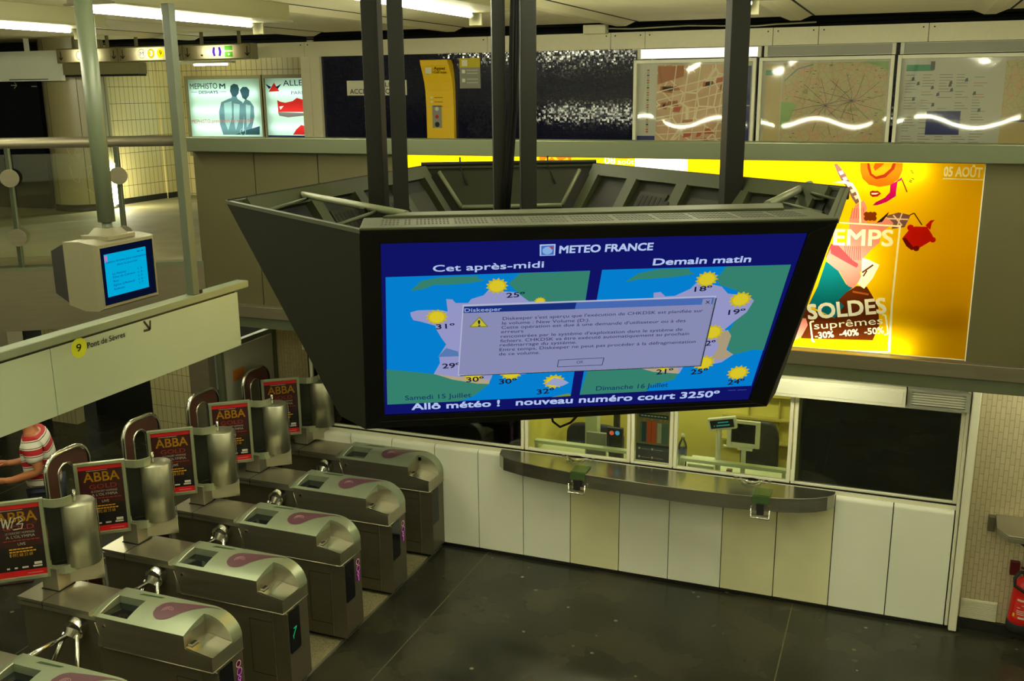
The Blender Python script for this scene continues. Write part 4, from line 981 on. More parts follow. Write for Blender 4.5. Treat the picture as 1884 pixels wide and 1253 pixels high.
def map_panel(x0, x1, label, art):
    t = thing('map_panel', label, 'map', ((x0+x1)/2,10.95,3.45)); z0_, z1_ = 3.45, 4.705
    f = MB(); fw = .035
    f.box((x0,10.89,z0_),(x0+fw,10.98,z1_)).box((x1-fw,10.89,z0_),(x1,10.98,z1_)).box((x0+fw,10.89,z1_-fw),(x1-fw,10.98,z1_)).box((x0+fw,10.89,z0_),(x1-fw,10.98,z0_+fw)); f.build('frame', 'white_frame', t, bevel=.003)
    MB().box((x0+fw,10.96,z0_+fw),(x1-fw,10.99,z1_-fw)).build('backing', 'paper', t)
    s = Sheet((x0+fw,10.958,z0_+fw), (1,0,0), (0,0,1), .0008); art(s, x1-x0-2*fw, z1_-z0_-2*fw); s.build('map_print', t)
    # bowed acrylic cover
    n_ = 28; vs = []; fs = []
    for i in range(n_+1):
        x = x0+fw+(x1-x0-2*fw)*i/n_; f_ = i/n_
        for j in range(13):
            z = z0_+fw+(z1_-z0_-2*fw)*j/12
            y = 10.93-.012*math.sin(math.pi*f_)-.0065*math.sin(3.2*math.pi*f_+x0*2)*(z-4.1)/.6
            vs.append((x,y,z))
    for i in range(n_):
        for j in range(12): fs.append((i*13+j, (i+1)*13+j, (i+1)*13+j+1, i*13+j+1))
    MB().add(vs, fs, 0, True).build('acrylic_cover', 'acrylic', t)
def a_street(s, w, h):
    s.rect(.02,.02,.2,h-.02, 'paper', 1); s.rect(.21,0,w-.16,h-.02, 'map_street', 1)
    for k in range(26): s.rect(.10,h-.08-.026*k,.125,h-.063-.026*k, ['road_red','map_green','map_blue','yellow_dull','map_rust'][k % 5], 2)
    s.rect(0,0,.2,.42, 'map_blue', 2); s.rect(w-.15,0,w-.02,h-.04, 'map_blue', 2); s.rect(w-.15,h*.62,w-.02,h*.62+.01, 'paper', 3)
    random.seed(3)
    for k in range(20):
        x = random.uniform(.22,w-.3); z = random.uniform(.3,h-.2); s.poly([(x,z),(x+random.uniform(.04,.14),z+random.uniform(-.02,.02)),(x+random.uniform(.04,.14),z+.06),(x+.01,z+.05)], 'map_rust' if k % 2 else 'road_red', 2)
    s.poly([(.22,h-.22),(.5,h-.14),(.5,h-.03),(.22,h-.03)], 'map_rust', 3); s.rect(.62,h-.18,.72,h-.04,'paper_tan',3)
    for k in range(9): s.line([(.22,h-.3-.09*k),(w-.17,h-.1-.11*k+.05*math.sin(k))], .012, 'road_pale', 4)
    for k in range(6): s.line([(.3+.13*k,.0),(.42+.13*k,h-.03)], .010, 'road_pale', 4)
def a_region(s, w, h):
    s.rect(.03,.02,.19,h-.03, 'paper_tan', 1); s.rect(.03,h-.14,.19,h-.09, 'teal', 2); s.rect(.20,0,w-.02,h-.02, 'map_region', 1)
    s.poly([(.2,.5),(.28,.56),(.36,.76),(.2,.78)], 'map_green', 2); s.poly([(w-.25,h-.02),(w-.02,h-.02),(w-.02,h-.1)], 'map_green', 2)
    random.seed(5)
    for c_ in ((w*.52,h*.62),(w*.72,h*.66)):
        for k in range(12):
            t_ = k*.52; s.line([c_, (c_[0]+.1*math.cos(t_), c_[1]+.07*math.sin(t_)), (min(max(c_[0]+.34*math.cos(t_+.2),.21),w-.04), min(max(c_[1]+.28*math.sin(t_+.2),.02),h-.05))], .004, 'ink_grey', 3)
    for k in range(60):
        x = random.uniform(.24,w-.08); z = random.uniform(.1,h-.05); s.rect(x,z,x+random.uniform(.01,.035),z+.006, 'ink_grey', 4)
    s.line([(.22,h-.2),(.35,h-.08),(.5,h-.04)], .012, scr_blue, 3)
scr_blue = mat('river', (110,150,170), .6)
def a_info(s, w, h):
    s.rect(.03,.02,w-.03,h-.02, 'paper', 1); s.rect(.05,h-.12,.30,h-.06, 'teal', 2); s.rect(.27,h-.11,.31,h-.03, 'ink_grey', 3)
    random.seed(9)
    for c_ in range(5):
        for k in range(36):
            if random.random() < .75: s.rect(.05+.155*c_,h-.16-.027*k,.05+.155*c_+random.uniform(.06,.13),h-.156-.027*k, 'ink_grey' if random.random() < .85 else 'road_red', 2)
    for k in range(12): x = random.uniform(.08,.8); z = random.uniform(.5,h-.2); s.poly([(x,z),(x+.03,z+.005),(x+.025,z+.04),(x+.005,z+.03)], 'ink_grey', 3)
    s.rect(.27,.45,.58,.68, 'map_blue', 3); s.rect(w-.5,h*.5,w-.03,h-.03, 'map_region', 3); s.rect(w-.5,h*.5-.015,w-.03,h*.5, 'map_blue', 4); s.rect(w-.5,.02,w-.03,h*.5-.02, 'paper_tan', 3)
map_panel(-2.83,-1.53,'framed street map in rust and tan, leftmost of the three maps',a_street)
map_panel(-1.50,-.19,'framed regional road map with a green patch, middle of the three maps',a_region)
map_panel(-.16,1.35,'framed grey information sheet with small pictures, rightmost of the three',a_info)
for x0, x1, lit, lab in ((-2.755,-1.52,1,'brightly lit white header box over the leftmost map'),(-1.42,-.22,0,'unlit grey header box over the middle map'),(-.11,1.3,0,'unlit grey header box over the rightmost map')):
    t = thing('header_box', lab, 'sign', ((x0+x1)/2,10.95,4.715))
    MB().box((x0,10.90,4.715),(x1,10.985,4.72)).box((x0,10.90,4.815),(x1,10.985,4.82)).box((x0-.035,10.895,4.712),(x0,10.985,4.822)).box((x1,10.895,4.712),(x1+.035,10.985,4.822)).build('case', 'white_dull', t)
    MB().box((x0,10.905,4.72),(x1,10.915,4.815)).build('face', emis('lit_face', (1,1,.9), 1.6) if lit else 'grey_plate', t)

# ---- call point, notices
t = thing('call_point', 'tall yellow help point with red and black buttons on the dark mosaic', 'call point', (-5.19,10.95,3.4))
cx0, cx1 = -5.38, -5.02; pr = []
zs = [4.755,4.70,4.6,4.5,4.4,4.2,3.4]; dy = [.13,.125,.10,.08,.07,.06,.06]; lx = [-.005,0,.012,.022,.028,.03,.03]; rx = [0,.02,.035,.042,.045,.045,.045]
vs = []; fs = []
for z, d_, l_, r_ in zip(zs, dy, lx, rx): vs += [(cx0+l_,10.998,z),(cx0+l_,11-d_,z),(cx1+r_-.02,11-d_,z),(cx1+r_-.02,10.998,z)]
for k in range(len(zs)-1):
    for j in range(3): fs.append((4*k+j, 4*k+j+1, 4*k+4+j+1, 4*k+4+j)[::-1])
fs += [(0,1,2,3), tuple(4*(len(zs)-1)+j for j in (3,2,1,0))]
MB().add(vs, fs).build('body', 'yellow', t)
yf = 10.935
s = Sheet((-5.4,10.862,0), (1,0,0), (0,0,1), .001)
for (xa, za, xb, zb, m_) in ((.09,4.60,.17,4.67,'white_frame'),): s.rect(xa,za,xb,zb,m_,8)
s.text('Appel', (.20,4.645), (.34,4.64), .032, mat('ink'), 8, .02); s.text('Call box', (.20,4.605), (.36,4.60), .028, mat('orange_label'), 8, .01); s.build('lettering', t, 'white phone square with dark Appel and orange Call box lettering')
s = Sheet((-5.4,10.934,0), (1,0,0), (0,0,1), .001)
for k in range(4): s.rect(.11,4.37-.05*k,.14,4.39-.05*k,'white_frame',1); s.rect(.16,4.375-.05*k,.27,4.383-.05*k,'orange_label',1)
s.rect(.13,3.98,.25,4.24,'grey_plate',1); s.disc((.19,4.20),.025,'white_dull',2); s.disc((.19,4.11),.022,'red',2); s.disc((.19,4.02),.03,'black',2)
s.build('buttons', t, 'grey plate with red and black buttons')
t = thing('wall_notice', 'small grey notice with a yellow top, right of the yellow help point', 'notice', (-4.8,10.99,4.42))
MB().box((-4.93,10.985,4.43),(-4.67,10.999,4.77)).build('plate', 'grey_plate', t)
s = Sheet((-4.93,10.984,4.43), (1,0,0), (0,0,1), .001); s.rect(0,.235,.26,.34,'yellow_dull',1); s.rect(.03,.25,.10,.32,'white_frame',2)
for z in (.20,.165,.10,.06): s.rect(.09,z,.23,z+.008,'white_dull',1)
s.rect(.03,.17,.07,.21,'white_frame',1); s.rect(.03,.07,.07,.11,'white_frame',1); s.build('print', t)
t = thing('access_sign', 'white enamel sign with an arrow reading acces aux quais', 'sign', (-6.1,10.99,4.36))
MB().box((-6.44,10.985,4.36),(-5.63,10.999,4.535)).build('plate', 'white_frame', t)
s = Sheet((-6.44,10.984,4.36), (1,0,0), (0,0,1), .001); K = mat('ink')
s.line([(.24,.12),(.34,.12)], .012, K, 1); s.line([(.27,.145),(.24,.12),(.27,.095)], .012, K, 1); s.text('BILLETS', (.40,.10), (.72,.10), .05, K, 1, .01); s.text('ACCES AUX QUAIS', (.04,.02), (.77,.02), .055, K, 1, .01)
s.build('lettering', t)
p = hity(1098,58,10.92)
o = MB().box((p.x-.12,10.8,4.985),(p.x+.13,10.93,5.08)).build('junction_box', 'white_strip', bevel=.004); tag(o, 'white junction box on top of the white band, right of the cable bundle', 'box')
cb = MB().tube([(p.x+.13,10.86,5.04),(p.x+.4,10.88,5.03),(p.x+1.0,10.9,5.045),(p.x+1.7,10.9,5.02),(p.x+1.9,10.88,5.03),(p.x+2.3,10.9,5.04)], .008)
tag(cb.build('conduit', 'cable_grey'), 'thin pale cable running right from the white junction box', 'cable')
cb = MB()
for k in range(3): cb.tube([(-10.5+x, 10.95+.03*k, 5.045+.012*math.sin(x*1.3+k)+.02*k) for x in [i*.6 for i in range(23)]], .008, 0, 6)
tag(cb.build('cable_run', 'cable'), 'dark cables lying in the gap above the white band', 'cable')

# ================================================================ LARGE YELLOW BILLBOARD IN THE PARAPET
X0, X1 = -3.945, .489
t = thing('billboard', 'large backlit yellow sale advert set in the balcony front', 'billboard', ((X0+X1)/2,7.45,2.53))
MB().box((X0,7.66,2.54),(X1,7.67,3.90)).box((X0,7.44,2.53),(X1,7.67,2.54)).box((X0,7.44,3.897),(X1,7.67,3.904)).box((X0-.004,7.44,2.53),(X0,7.67,3.9)).box((X1,7.42,2.53),(X1+.006,7.67,3.9)).build('case', 'white_frame', t)
for z in (2.575, 3.84): 
    for x0_, x1_ in ((X0+.1,-2.05),(-1.95,.12)): MB().cyl((x0_,7.52,z),(x1_,7.52,z),.013,0,8).build('tube', emis('tube_bill', (1,.96,.62), 16), t)
for x0_ in (-3.7,-1.7): MB().cyl((x0_,7.60,3.2),(x0_+1.5,7.60,3.2),.013,0,8).build('tube', emis('tube_bill2', (1,.96,.62), 24), t)
s = Sheet((X0,7.445,2.54), (1,0,0), (0,0,1), .0008); Hh = 1.357
s.rect(0,0,X1-X0,Hh, trans((240,194,8)), 0)
WH = trans((250,250,235)); OR = trans((226,92,12)); PK = trans((226,140,140)); RDp = trans((196,24,14)); TE = trans((10,110,130)); BRN = trans((92,40,14)); MG = trans((176,14,100)); DKR = trans((110,20,10)); PKD = trans((206,70,86)); GRP = trans((120,84,92))
# (second advert, right half)
s.ppoly([(1262,270),(1266,270),(1264,420),(1260,420)], trans((250,230,150)), 1)
s.ppoly([(1168,280),(1262,282),(1262,340),(1168,340)], WH, 2)  # white block paints in the glare of an overexposed tube
def za(x, y): return (1500+x/6.267, 300+y/6.267)
def zb(x, y): return (1430+x/5.696, 440+y/5.696)
s.ppoly([za(215,10),za(250,5),za(340,110),za(400,220),za(470,330),za(515,440),za(470,475),za(420,400),za(370,290),za(300,200),za(250,100)], GRP, 2)
for k in range(5): s.ppoly([za(268+44*k,100+70*k),za(310+44*k,85+70*k),za(330+44*k,120+70*k),za(290+44*k,140+70*k)], trans((225,205,200)), 3)
s.ppoly([za(520,0),za(1010,0),za(1005,90),za(960,190),za(860,255),za(740,275),za(620,250),za(545,180),za(518,90)], OR, 4)
s.ppoly([za(600,0),za(930,0),za(912,70),za(810,165),za(700,188),za(630,140),za(602,60)], trans((120,36,14)), 5)
s.ppoly([za(690,0),za(800,0),za(760,40),za(690,90),za(670,50)], trans((170,60,10)), 7)
s.ppoly([za(625,0),za(895,0),za(870,60),za(790,130),za(700,155),za(650,120)], trans((238,120,12)), 6)
s.ppoly([za(630,330),za(660,318),za(690,322),za(720,318),za(760,352),za(720,385),za(660,392),za(632,370)], trans((150,30,20)), 4); s.ppoly([za(645,345),za(735,345),za(700,362),za(650,362)], trans((250,230,210)), 5)
s.ppoly([za(660,488),za(700,450),za(800,400),za(858,340),za(865,245),za(930,215),za(1000,160),za(1000,195),za(950,215),za(935,300),za(930,380),za(820,450),za(720,485)], MG, 3)
s.pline([za(1000,190),za(1058,335)], .008, trans((120,50,30)), 3)
for (x, y) in ((1110,90),(1120,110),(1100,200),(1125,180),(1095,215)): s.pline([za(x-14,y-6),za(x+16,y+8)], .005, trans((60,40,20)), 3)
s.ppoly([za(200,225),za(330,200),za(430,230),za(490,330),za(525,430),za(530,690),za(508,690),za(505,440),za(470,340),za(400,250),za(320,235)], WH, 8)
s.ppoly([za(460,490),za(560,430),za(600,520),za(560,600),za(700,690),za(900,600),za(910,690),za(760,800),za(740,920),za(640,1000),za(530,1130),za(540,1253),za(200,1253),za(120,1090),za(180,940),za(250,940),za(400,930),za(390,650)], PK, 3)
s.ppoly([za(120,1090),za(180,930),za(260,945),za(420,1110),za(500,1190),za(470,1253),za(330,1180),za(200,1100)], PKD, 4)
for k in range(9): s.pline([za(340+22*k,960),za(360+20*k,1120)], .004, PKD, 4)
for k in range(6): s.pline([za(430+25*k,520),za(410+30*k,640)], .004, PKD, 4)
s.ppoly([za(560,600),za(640,555),za(700,600),za(705,680),za(600,690),za(560,650)], trans((220,150,20)), 5)
for k in range(10): s.disc(s.at(*za(590+13*(k % 5)*1.7,590+40*(k//5)+8*(k % 2))), .018, trans((120,50,10)), 6, 8)
s.ppoly([za(700,690),za(760,640),za(850,562),za(840,590),za(770,680)], trans((40,24,20)), 6)
s.ppoly([za(810,610),za(960,570),za(1100,600),za(1030,740),za(880,760),za(900,690)], GRP, 4); s.pline([za(900,600),za(1000,720)], .01, trans((225,205,200)), 5); s.pline([za(830,640),za(1070,650)], .01, trans((225,205,200)), 5); s.pline([za(1000,580),za(940,740)], .008, trans((225,205,200)), 5)
s.pline([za(1090,600),za(1140,578),za(1230,715)], .008, trans((90,50,20)), 5)
s.ppoly([za(1000,870),za(1080,770),za(1150,730),za(1290,735),za(1350,830),za(1368,880),za(1180,990),za(1110,1005),za(1050,960)], RDp, 5)
s.ppoly([za(1000,870),za(1040,860),za(1140,980),za(1110,1005),za(1050,960)], DKR, 6); s.ppoly([za(1270,720),za(1330,660),za(1380,655),za(1345,690),za(1325,770)], RDp, 5); s.disc(s.at(*za(1098,745)), .022, RDp, 6, 12); s.disc(s.at(*za(1355,885)), .02, RDp, 5, 10); s.disc(s.at(*za(1165,985)), .02, DKR, 6, 10)
# lower art
s.ppoly([zb(510,230),zb(640,330),zb(720,470),zb(790,510),zb(700,580),zb(640,640),zb(720,700),zb(600,830),zb(330,690),zb(420,500)], TE, 3)
s.ppoly([zb(515,190),zb(560,100),zb(700,200),zb(850,290),zb(880,400),zb(800,515),zb(740,490),zb(650,340),zb(560,270)], PK, 5); s.ppoly([zb(560,60),zb(640,90),zb(760,200),zb(850,260),zb(830,300),zb(700,230),zb(560,150)], PKD, 6)
s.ppoly([zb(890,200),zb(935,205),zb(1070,270),zb(1000,410),zb(910,520),zb(840,470),zb(880,390)], WH, 6); s.pline([zb(1005,270),zb(890,350)], .012, BRN, 7); s.pline([zb(940,330),zb(900,390)], .01, BRN, 7)
s.ppoly([zb(720,560),zb(830,490),zb(940,500),zb(1000,600),zb(1060,720),zb(1070,900),zb(1000,1060),zb(250,1040),zb(280,700),zb(600,830),zb(700,700),zb(640,640)], BRN, 4)
s.ppoly([zb(790,540),zb(960,570),zb(955,590),zb(790,560)], trans((170,90,40)), 5)
s.ppoly([zb(250,830),zb(300,830),zb(320,900),zb(260,1010),zb(200,1050),zb(150,1060),zb(200,950)], PK, 5)
s.ppoly([za(275,680),za(960,718),za(960,738),za(275,694)], WH, 9)
s.ppoly([za(955,712),za(990,716),za(985,760),zb(1215,640),zb(1185,1190),zb(1155,1185),zb(1195,640),za(962,760)], WH, 9)
s.ppoly([zb(130,1150),zb(1170,1175),zb(1170,1190),zb(120,1165)], WH, 9)
s.ptext('TEMPS', (1501,449.5), (1642,452.5), 28, WH, 10, .04)
s.ptext('SOLDES', zb(330,838), zb(1142,770), 26, WH, 10, .05)
s.ptext('suprêmes', zb(388,945), zb(1108,888), 13, WH, 10, 0)
s.ptext('-30%  -40%  -50%', zb(400,1042), zb(1118,985), 11, WH, 10, .04)
s.pline([zb(385,860),zb(345,870),zb(370,1070),zb(395,1072)], .012, WH, 10); s.pline([zb(1100,790),zb(1135,800),zb(1162,990),zb(1120,1002)], .012, WH, 10)
s.ptext('05 AOÛT', (1736,324), (1806,326), 17, WH, 10, .04); s.pline([(1735,328.5),(1810,331)], .008, WH, 10)
# (first advert, mostly behind the ring)
s.ppoly([(992,270),(1052,272),(1050,330),(992,330)], OR, 1); s.pline([(1000,300),(1015,285),(1030,300),(1045,292)], .02, trans((250,160,20)), 2)
s.ptext('08', (1112,301), (1132,301), 12, WH, 4, .03); s.ptext('août', (1136,301.5), (1166,302), 9, WH, 4, .02)
s.ptext('PRINTEMPS', (800,450), (1000,452), 26, WH, 4, .04)
s.build('print', t, 'yellow advert with orange hat, red kettle and SOLDES lettering', True)

# ================================================================ TURNSTILES
TY = [3.80]+[3.91+.8115*k for k in range(1, 6)]      # near side of each unit
XF, XL = -3.99, -5.65
def ztop(y): return .922+.052*(1-(max(0,.27-y)/.27)**2)
def arcz(x, z0): return z0 if x <= -4.2 else z0-(z0-.79)*(1-math.sqrt(max(0, 1-((x+4.2)/.2105)**2)))
def body_side(mb, pts, y0, y1, mi=0): mb.prism([(x,y0,z) for x, z in pts], (0,y1-y0,0), mi)
PX, PY = -4.205, .22
def make_turnstile():
    t = thing('turnstile', 'x', 'turnstile', (-4.82,.165,0))
    b = MB()
    b.box((XL,.03,.04),(-4.95,.30,.885)); b.box((-4.95,.012,.04),(-4.10,.318,.69)); 
    b.prism([(-4.10,.012,.04),(XF+.03,.012,.04),(XF,.04,.04),(XF,.32,.04),(-4.10,.32,.04)], (0,0,.65))
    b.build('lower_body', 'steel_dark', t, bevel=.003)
    b = MB(); b.box((XL+.02,.05,.0),(XF-.03,.28,.04)); b.build('plinth', 'black', t)
    u = MB(); u.box((-4.95,0,.693),(PX,.33 ,.915)); u.box((XL,-.004,.888),(-4.95,.334 ,.915))
    u.prism([(PX,0,.693),(XF,0,.693),(XF,0,.795),(PX,0,.83)], (0,PY,0))
    pr = [(PX,.693),(XF,.693),(XF,.785)]+[(x, arcz(x,.955)-.006) for x in [XF-.0005-(XF-PX)*k/12 for k in range(1, 12)]]+[(PX,.945)]
    body_side(u, pr, PY, .33)
    u.prism([(XL,-.004,.925),(-5.0,-.004,.915),(-5.0,-.004,.945),(XL,-.004,.945)], (0,.338,0))
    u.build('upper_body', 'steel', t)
    n = MB(); n.box((-5.422,-.006,.889),(-5.418,.336,.9465)); n.build('lid_joint', 'black', t)
    # scoop tray with small slot block
    s_ = MB(); s_.prism([((PX+.004),.004,.834),(XF+.004,.004,.799),(XF+.004,PY-.003,.799),((PX+.004),PY-.003,.834)], (0,0,.003)); s_.build('scoop_tray', 'chrome', t)
    s_ = MB(); s_.box((PX+.004,.03,.8365),(-4.165,.10,.846)).box((PX+.01,.04,.8465),(-4.172,.09,.848),1); s_.build('ticket_slot', ['steel','black'], t)
    # curved top cowl with reader window opening
    xs = [-5.0,-4.965,-4.93,-4.86,-4.78,-4.70,-4.6,-4.5,-4.4,-4.3,PX]+[PX+(XF-PX-.0005)*math.sin(math.pi/2*k/10) for k in range(1, 11)]
    ysm = [0,.03,.06,.10,.14,.18,.22,.26,.30,.33]
    def zz(x, y): return max(arcz(x, ztop(y)), .785) if x > -4.95 else ztop(y)-(.02 if x < -4.99 else 0)
    cells = set()
    for i in range(len(xs)-1):
        for j in range(len(ysm)-1):
            if xs[i] >= PX-.0001 and ysm[j+1] <= PY+.0001: continue
            if xs[i] >= -4.9301 and xs[i+1] <= -4.6999 and ysm[j] >= .0299 and ysm[j+1] <= .2201: continue
            cells.add((i, j))
    vs = [(x, y, zz(x, y)) for x in xs for y in ysm]; ny = len(ysm); fs = [(i*ny+j, (i+1)*ny+j, (i+1)*ny+j+1, i*ny+j+1) for i, j in cells]
    cw = MB(); cw.add(vs, fs, 0, True)
    def skirt(a, b):
        pa, pb = Vector(vs[a]), Vector(vs[b])
        d = .028 if max(pa.x, pb.x) > (PX+.01) and min(pa.y, pb.y) > PY-.001 and not (abs(pa.y-PY) < .001 and abs(pb.y-PY) < .001) else .06
        za_, zb2 = (max(.912, pa.z-d), max(.912, pb.z-d)) if pa.x < (PX+.01) else (max(.76,pa.z-.02), max(.76,pb.z-.02))
        cw.add([pa, pb, (pb.x,pb.y,min(zb2,pb.z)), (pa.x,pa.y,min(za_,pa.z))], [(0,1,2,3)])
    for i, j in cells:
        A_, B_, C_, D_ = i*ny+j, (i+1)*ny+j, (i+1)*ny+j+1, i*ny+j+1
        if (i, j-1) not in cells: skirt(A_, B_)
        if (i+1, j) not in cells: skirt(B_, C_)
        if (i, j+1) not in cells: skirt(C_, D_)
        if (i-1, j) not in cells: skirt(D_, A_)
    # side cheeks that close the pocket
    cw.build('cowl', 'cowl', t)
    ck = MB(); ck.prism([((PX-.002),.0,.83),((PX-.002),PY,.83)]+[((PX-.002),y,ztop(y)) for y in (PY,.15,.10,.05,0)], (-.003,0,0))
    ap = [(PX,.80)]+[(XF,.79)]+[(x, arcz(x, ztop(PY))) for x in [XF-(XF-PX)*k/12 for k in range(1, 12)]]+[(PX,ztop(PY))]
    body_side(ck, ap, PY+.0005, PY+.003); ck.build('pocket_wall', 'steel', t)
    MB().box((-4.925,.035,.9175),(-4.705,.215,.920)).build('reader_glass', mat('reader_glass', (16,22,22), .05), t)
    rim = MB(); rim.tube([(-4.93,y,zz(-4.93,y)+.001) for y in (.03,.06,.10,.14,.18,.22)], .004, 0, 6); rim.build('reader_rim', 'white_frame', t)
    sl = MB(); sl.prism([(-4.80,.275,ztop(.28)+.0015),(-4.62,.285,ztop(.28)+.0015),(-4.60,.30,ztop(.3)+.0015),(-4.78,.295,ztop(.3)+.0015)], (0,0,.001)); sl.build('lamp_slot', mat('slot_green', (40,66,36), .4), t)
    # purple drop emblem following the curved top
    em = MB(); cx_, cy_, r_ = -4.475, .175, .095; N = 40; vs = []; fs = []
    tipx, tipy = cx_+.335, .305
    for i in range(N+1):
        x = cx_-r_+(tipx-cx_+r_)*i/N; dx = x-cx_
        if dx <= 0: h = math.sqrt(max(0, r_*r_-dx*dx)); lo, hi = cy_-h, cy_+h
        else:
            g_ = dx/(tipx-cx_); hi = cy_+r_+(tipy+.004-cy_-r_)*math.sin(g_*math.pi/2)
            k0 = .78*r_
            if dx < k0: lo = cy_-math.sqrt(r_*r_-dx*dx)
            else:
                y1 = cy_-math.sqrt(r_*r_-k0*k0); s_g = (dx-k0)/(tipx-cx_-k0); lo = y1+(tipy-y1)*(1-(1-s_g)**2.3)
            lo = min(lo, hi-.001)
        for k in range(5):
            y = lo+(hi-lo)*k/4; vs.append((x, y, arcz(x, ztop(min(max(y,0),.33)))+.0025))
    for i in range(N):
        for k in range(4): fs.append((i*5+k, (i+1)*5+k, (i+1)*5+k+1, i*5+k+1))
    em.add(vs, fs, 0, True)
    for rr_ in (.014,.026,.038):
        pts = [(cx_+.0+rr_*math.cos(a), cy_+rr_*math.sin(a)) for a in [2*math.pi*k/18 for k in range(12)]]
        em.tube([(x, y, ztop(y)+.0032) for x, y in pts], .0013, 1, 4)
    em.build('purple_emblem', ['mauve','mauve_light'], t, local=False)
    # front window, latch feet
    fw_ = MB(); fw_.prism([(XF+.001,.07,.33),(XF+.001,.185,.33),(XF+.001,.2,.345),(XF+.001,.2,.665),(XF+.001,.19,.675),(XF+.001,.07,.675),(XF+.001,.06,.66),(XF+.001,.06,.345)], (.003,0,0)); fw_.build('display_window', 'dark_gloss', t)
    sd = MB(); sd.box((-4.09,-.0,.06),(-4.086,.0125,.69)).box((-4.30,.0105,.15),(-4.10,.0115,.155),1).box((-4.303,.0105,.15),(-4.30,.0115,.60),1).box((-4.30,.0105,.598),(-4.10,.0115,.602),1)
    sd.build('side_seam', ['steel','black'], t)
    MB().cyl((-4.88,-.006,.86),(-4.88,0,.86),.012,0,12).build('lock', 'chrome', t)
    ln = MB(); ln.tube([(-4.957,-.002,.875),(-4.905,-.002,.70)], .003, 0, 5).tube([(-4.905,-.002,.693),(-3.992,-.002,.693)], .003, 0, 5).tube([(-3.988,-.002,.693),(-3.988,.33,.693)], .003, 0, 5); ln.build('trim_edge', 'steel', t)
    # tripod
    hx, hz = -5.13, .80
    h = MB(); h.cyl((hx,.03,hz+.01),(hx,-.03,hz-.005),.082,0,24,r2=.078,smooth=False); h.cyl((hx,-.03,hz-.005),(hx,-.07,hz-.04),.06,0,20,r2=.04,smooth=False)
    h.build('tripod_hub', 'chrome', t)
    for q in ((hx-.03,-.50,hz-.0),(hx-.17,-.20,hz-.40),(hx+.13,-.18,hz-.40)):
        MB().cyl((hx+.35*(q[0]-hx),-.045,hz-.02), q, .019, 0, 12).build('tripod_arm', 'chrome', t)
    nest(t, {'reader_glass':'cowl','reader_rim':'cowl','lamp_slot':'cowl','purple_emblem':'cowl','ticket_slot':'scoop_tray','lid_joint':'upper_body','lock':'upper_body','display_window':'lower_body','side_seam':'lower_body','plinth':'lower_body'})
    return t
T0 = make_turnstile()
def pink(t, y0):
    s = Sheet((XF+.005, y0, 0), (0,1,0), (0,0,1), .0006)
    Pk = emis('pink_glow', (.35,.03,.28), .22); Wt = mat('neon_line', (226,170,200), emit=(226,150,190), es=.25)
    s.poly([(.235,.44),(.275,.44),(.285,.50),(.28,.57),(.24,.57),(.228,.50)], Pk, 0)
    s.ring((.258,.615), .026, .005, Wt, 1, 18); s.disc((.258,.615), .02, mat('dark_red', (80,10,16), .4), 0, 16)
    s.ring((.262,.555), .028, .004, Wt, 1, 18); s.ring((.258,.505), .016, .004, Wt, 1, 14); s.line([(.262,.49),(.264,.44)], .006, Wt, 1)
    return s.build('ticket_symbol', t, 'glowing pink symbol')
def green(t, y0):
    s = Sheet((XF+.006, y0, 0), (0,1,0), (0,0,1), .0006); G = emis('green_led', (.03,.75,.25), .5)
    s.line([(.10,.46),(.145,.52)], .008, G, 1); s.line([(.11,.52),(.15,.525)], .008, G, 1); s.line([(.105,.44),(.10,.47)], .006, G, 1)
    return s.build('arrow_light', t, 'small green lit arrow')
TLAB = ['turnstile cut by the bottom left corner, only its curved top showing','turnstile with the full tripod in view, nearest but one in the row','turnstile with a green arrow lit in its front window',
        'turnstile with a pink symbol, just beyond the one with the green arrow','turnstile with a pink symbol, last but one before the ticket office wall','farthest turnstile of the row, against the white ticket office wall']
turn = []
for k in range(6):
    t = T0 if k == 0 else copy_tree(T0)
    t.location = (-4.82, TY[k]+.165, 0); t['label'] = TLAB[k]; t['group'] = 'ticket turnstiles'; turn.append(t)
bpy.context.view_layer.update()
for k in (1,3,4): pink(turn[k], TY[k])
green(turn[2], TY[2])

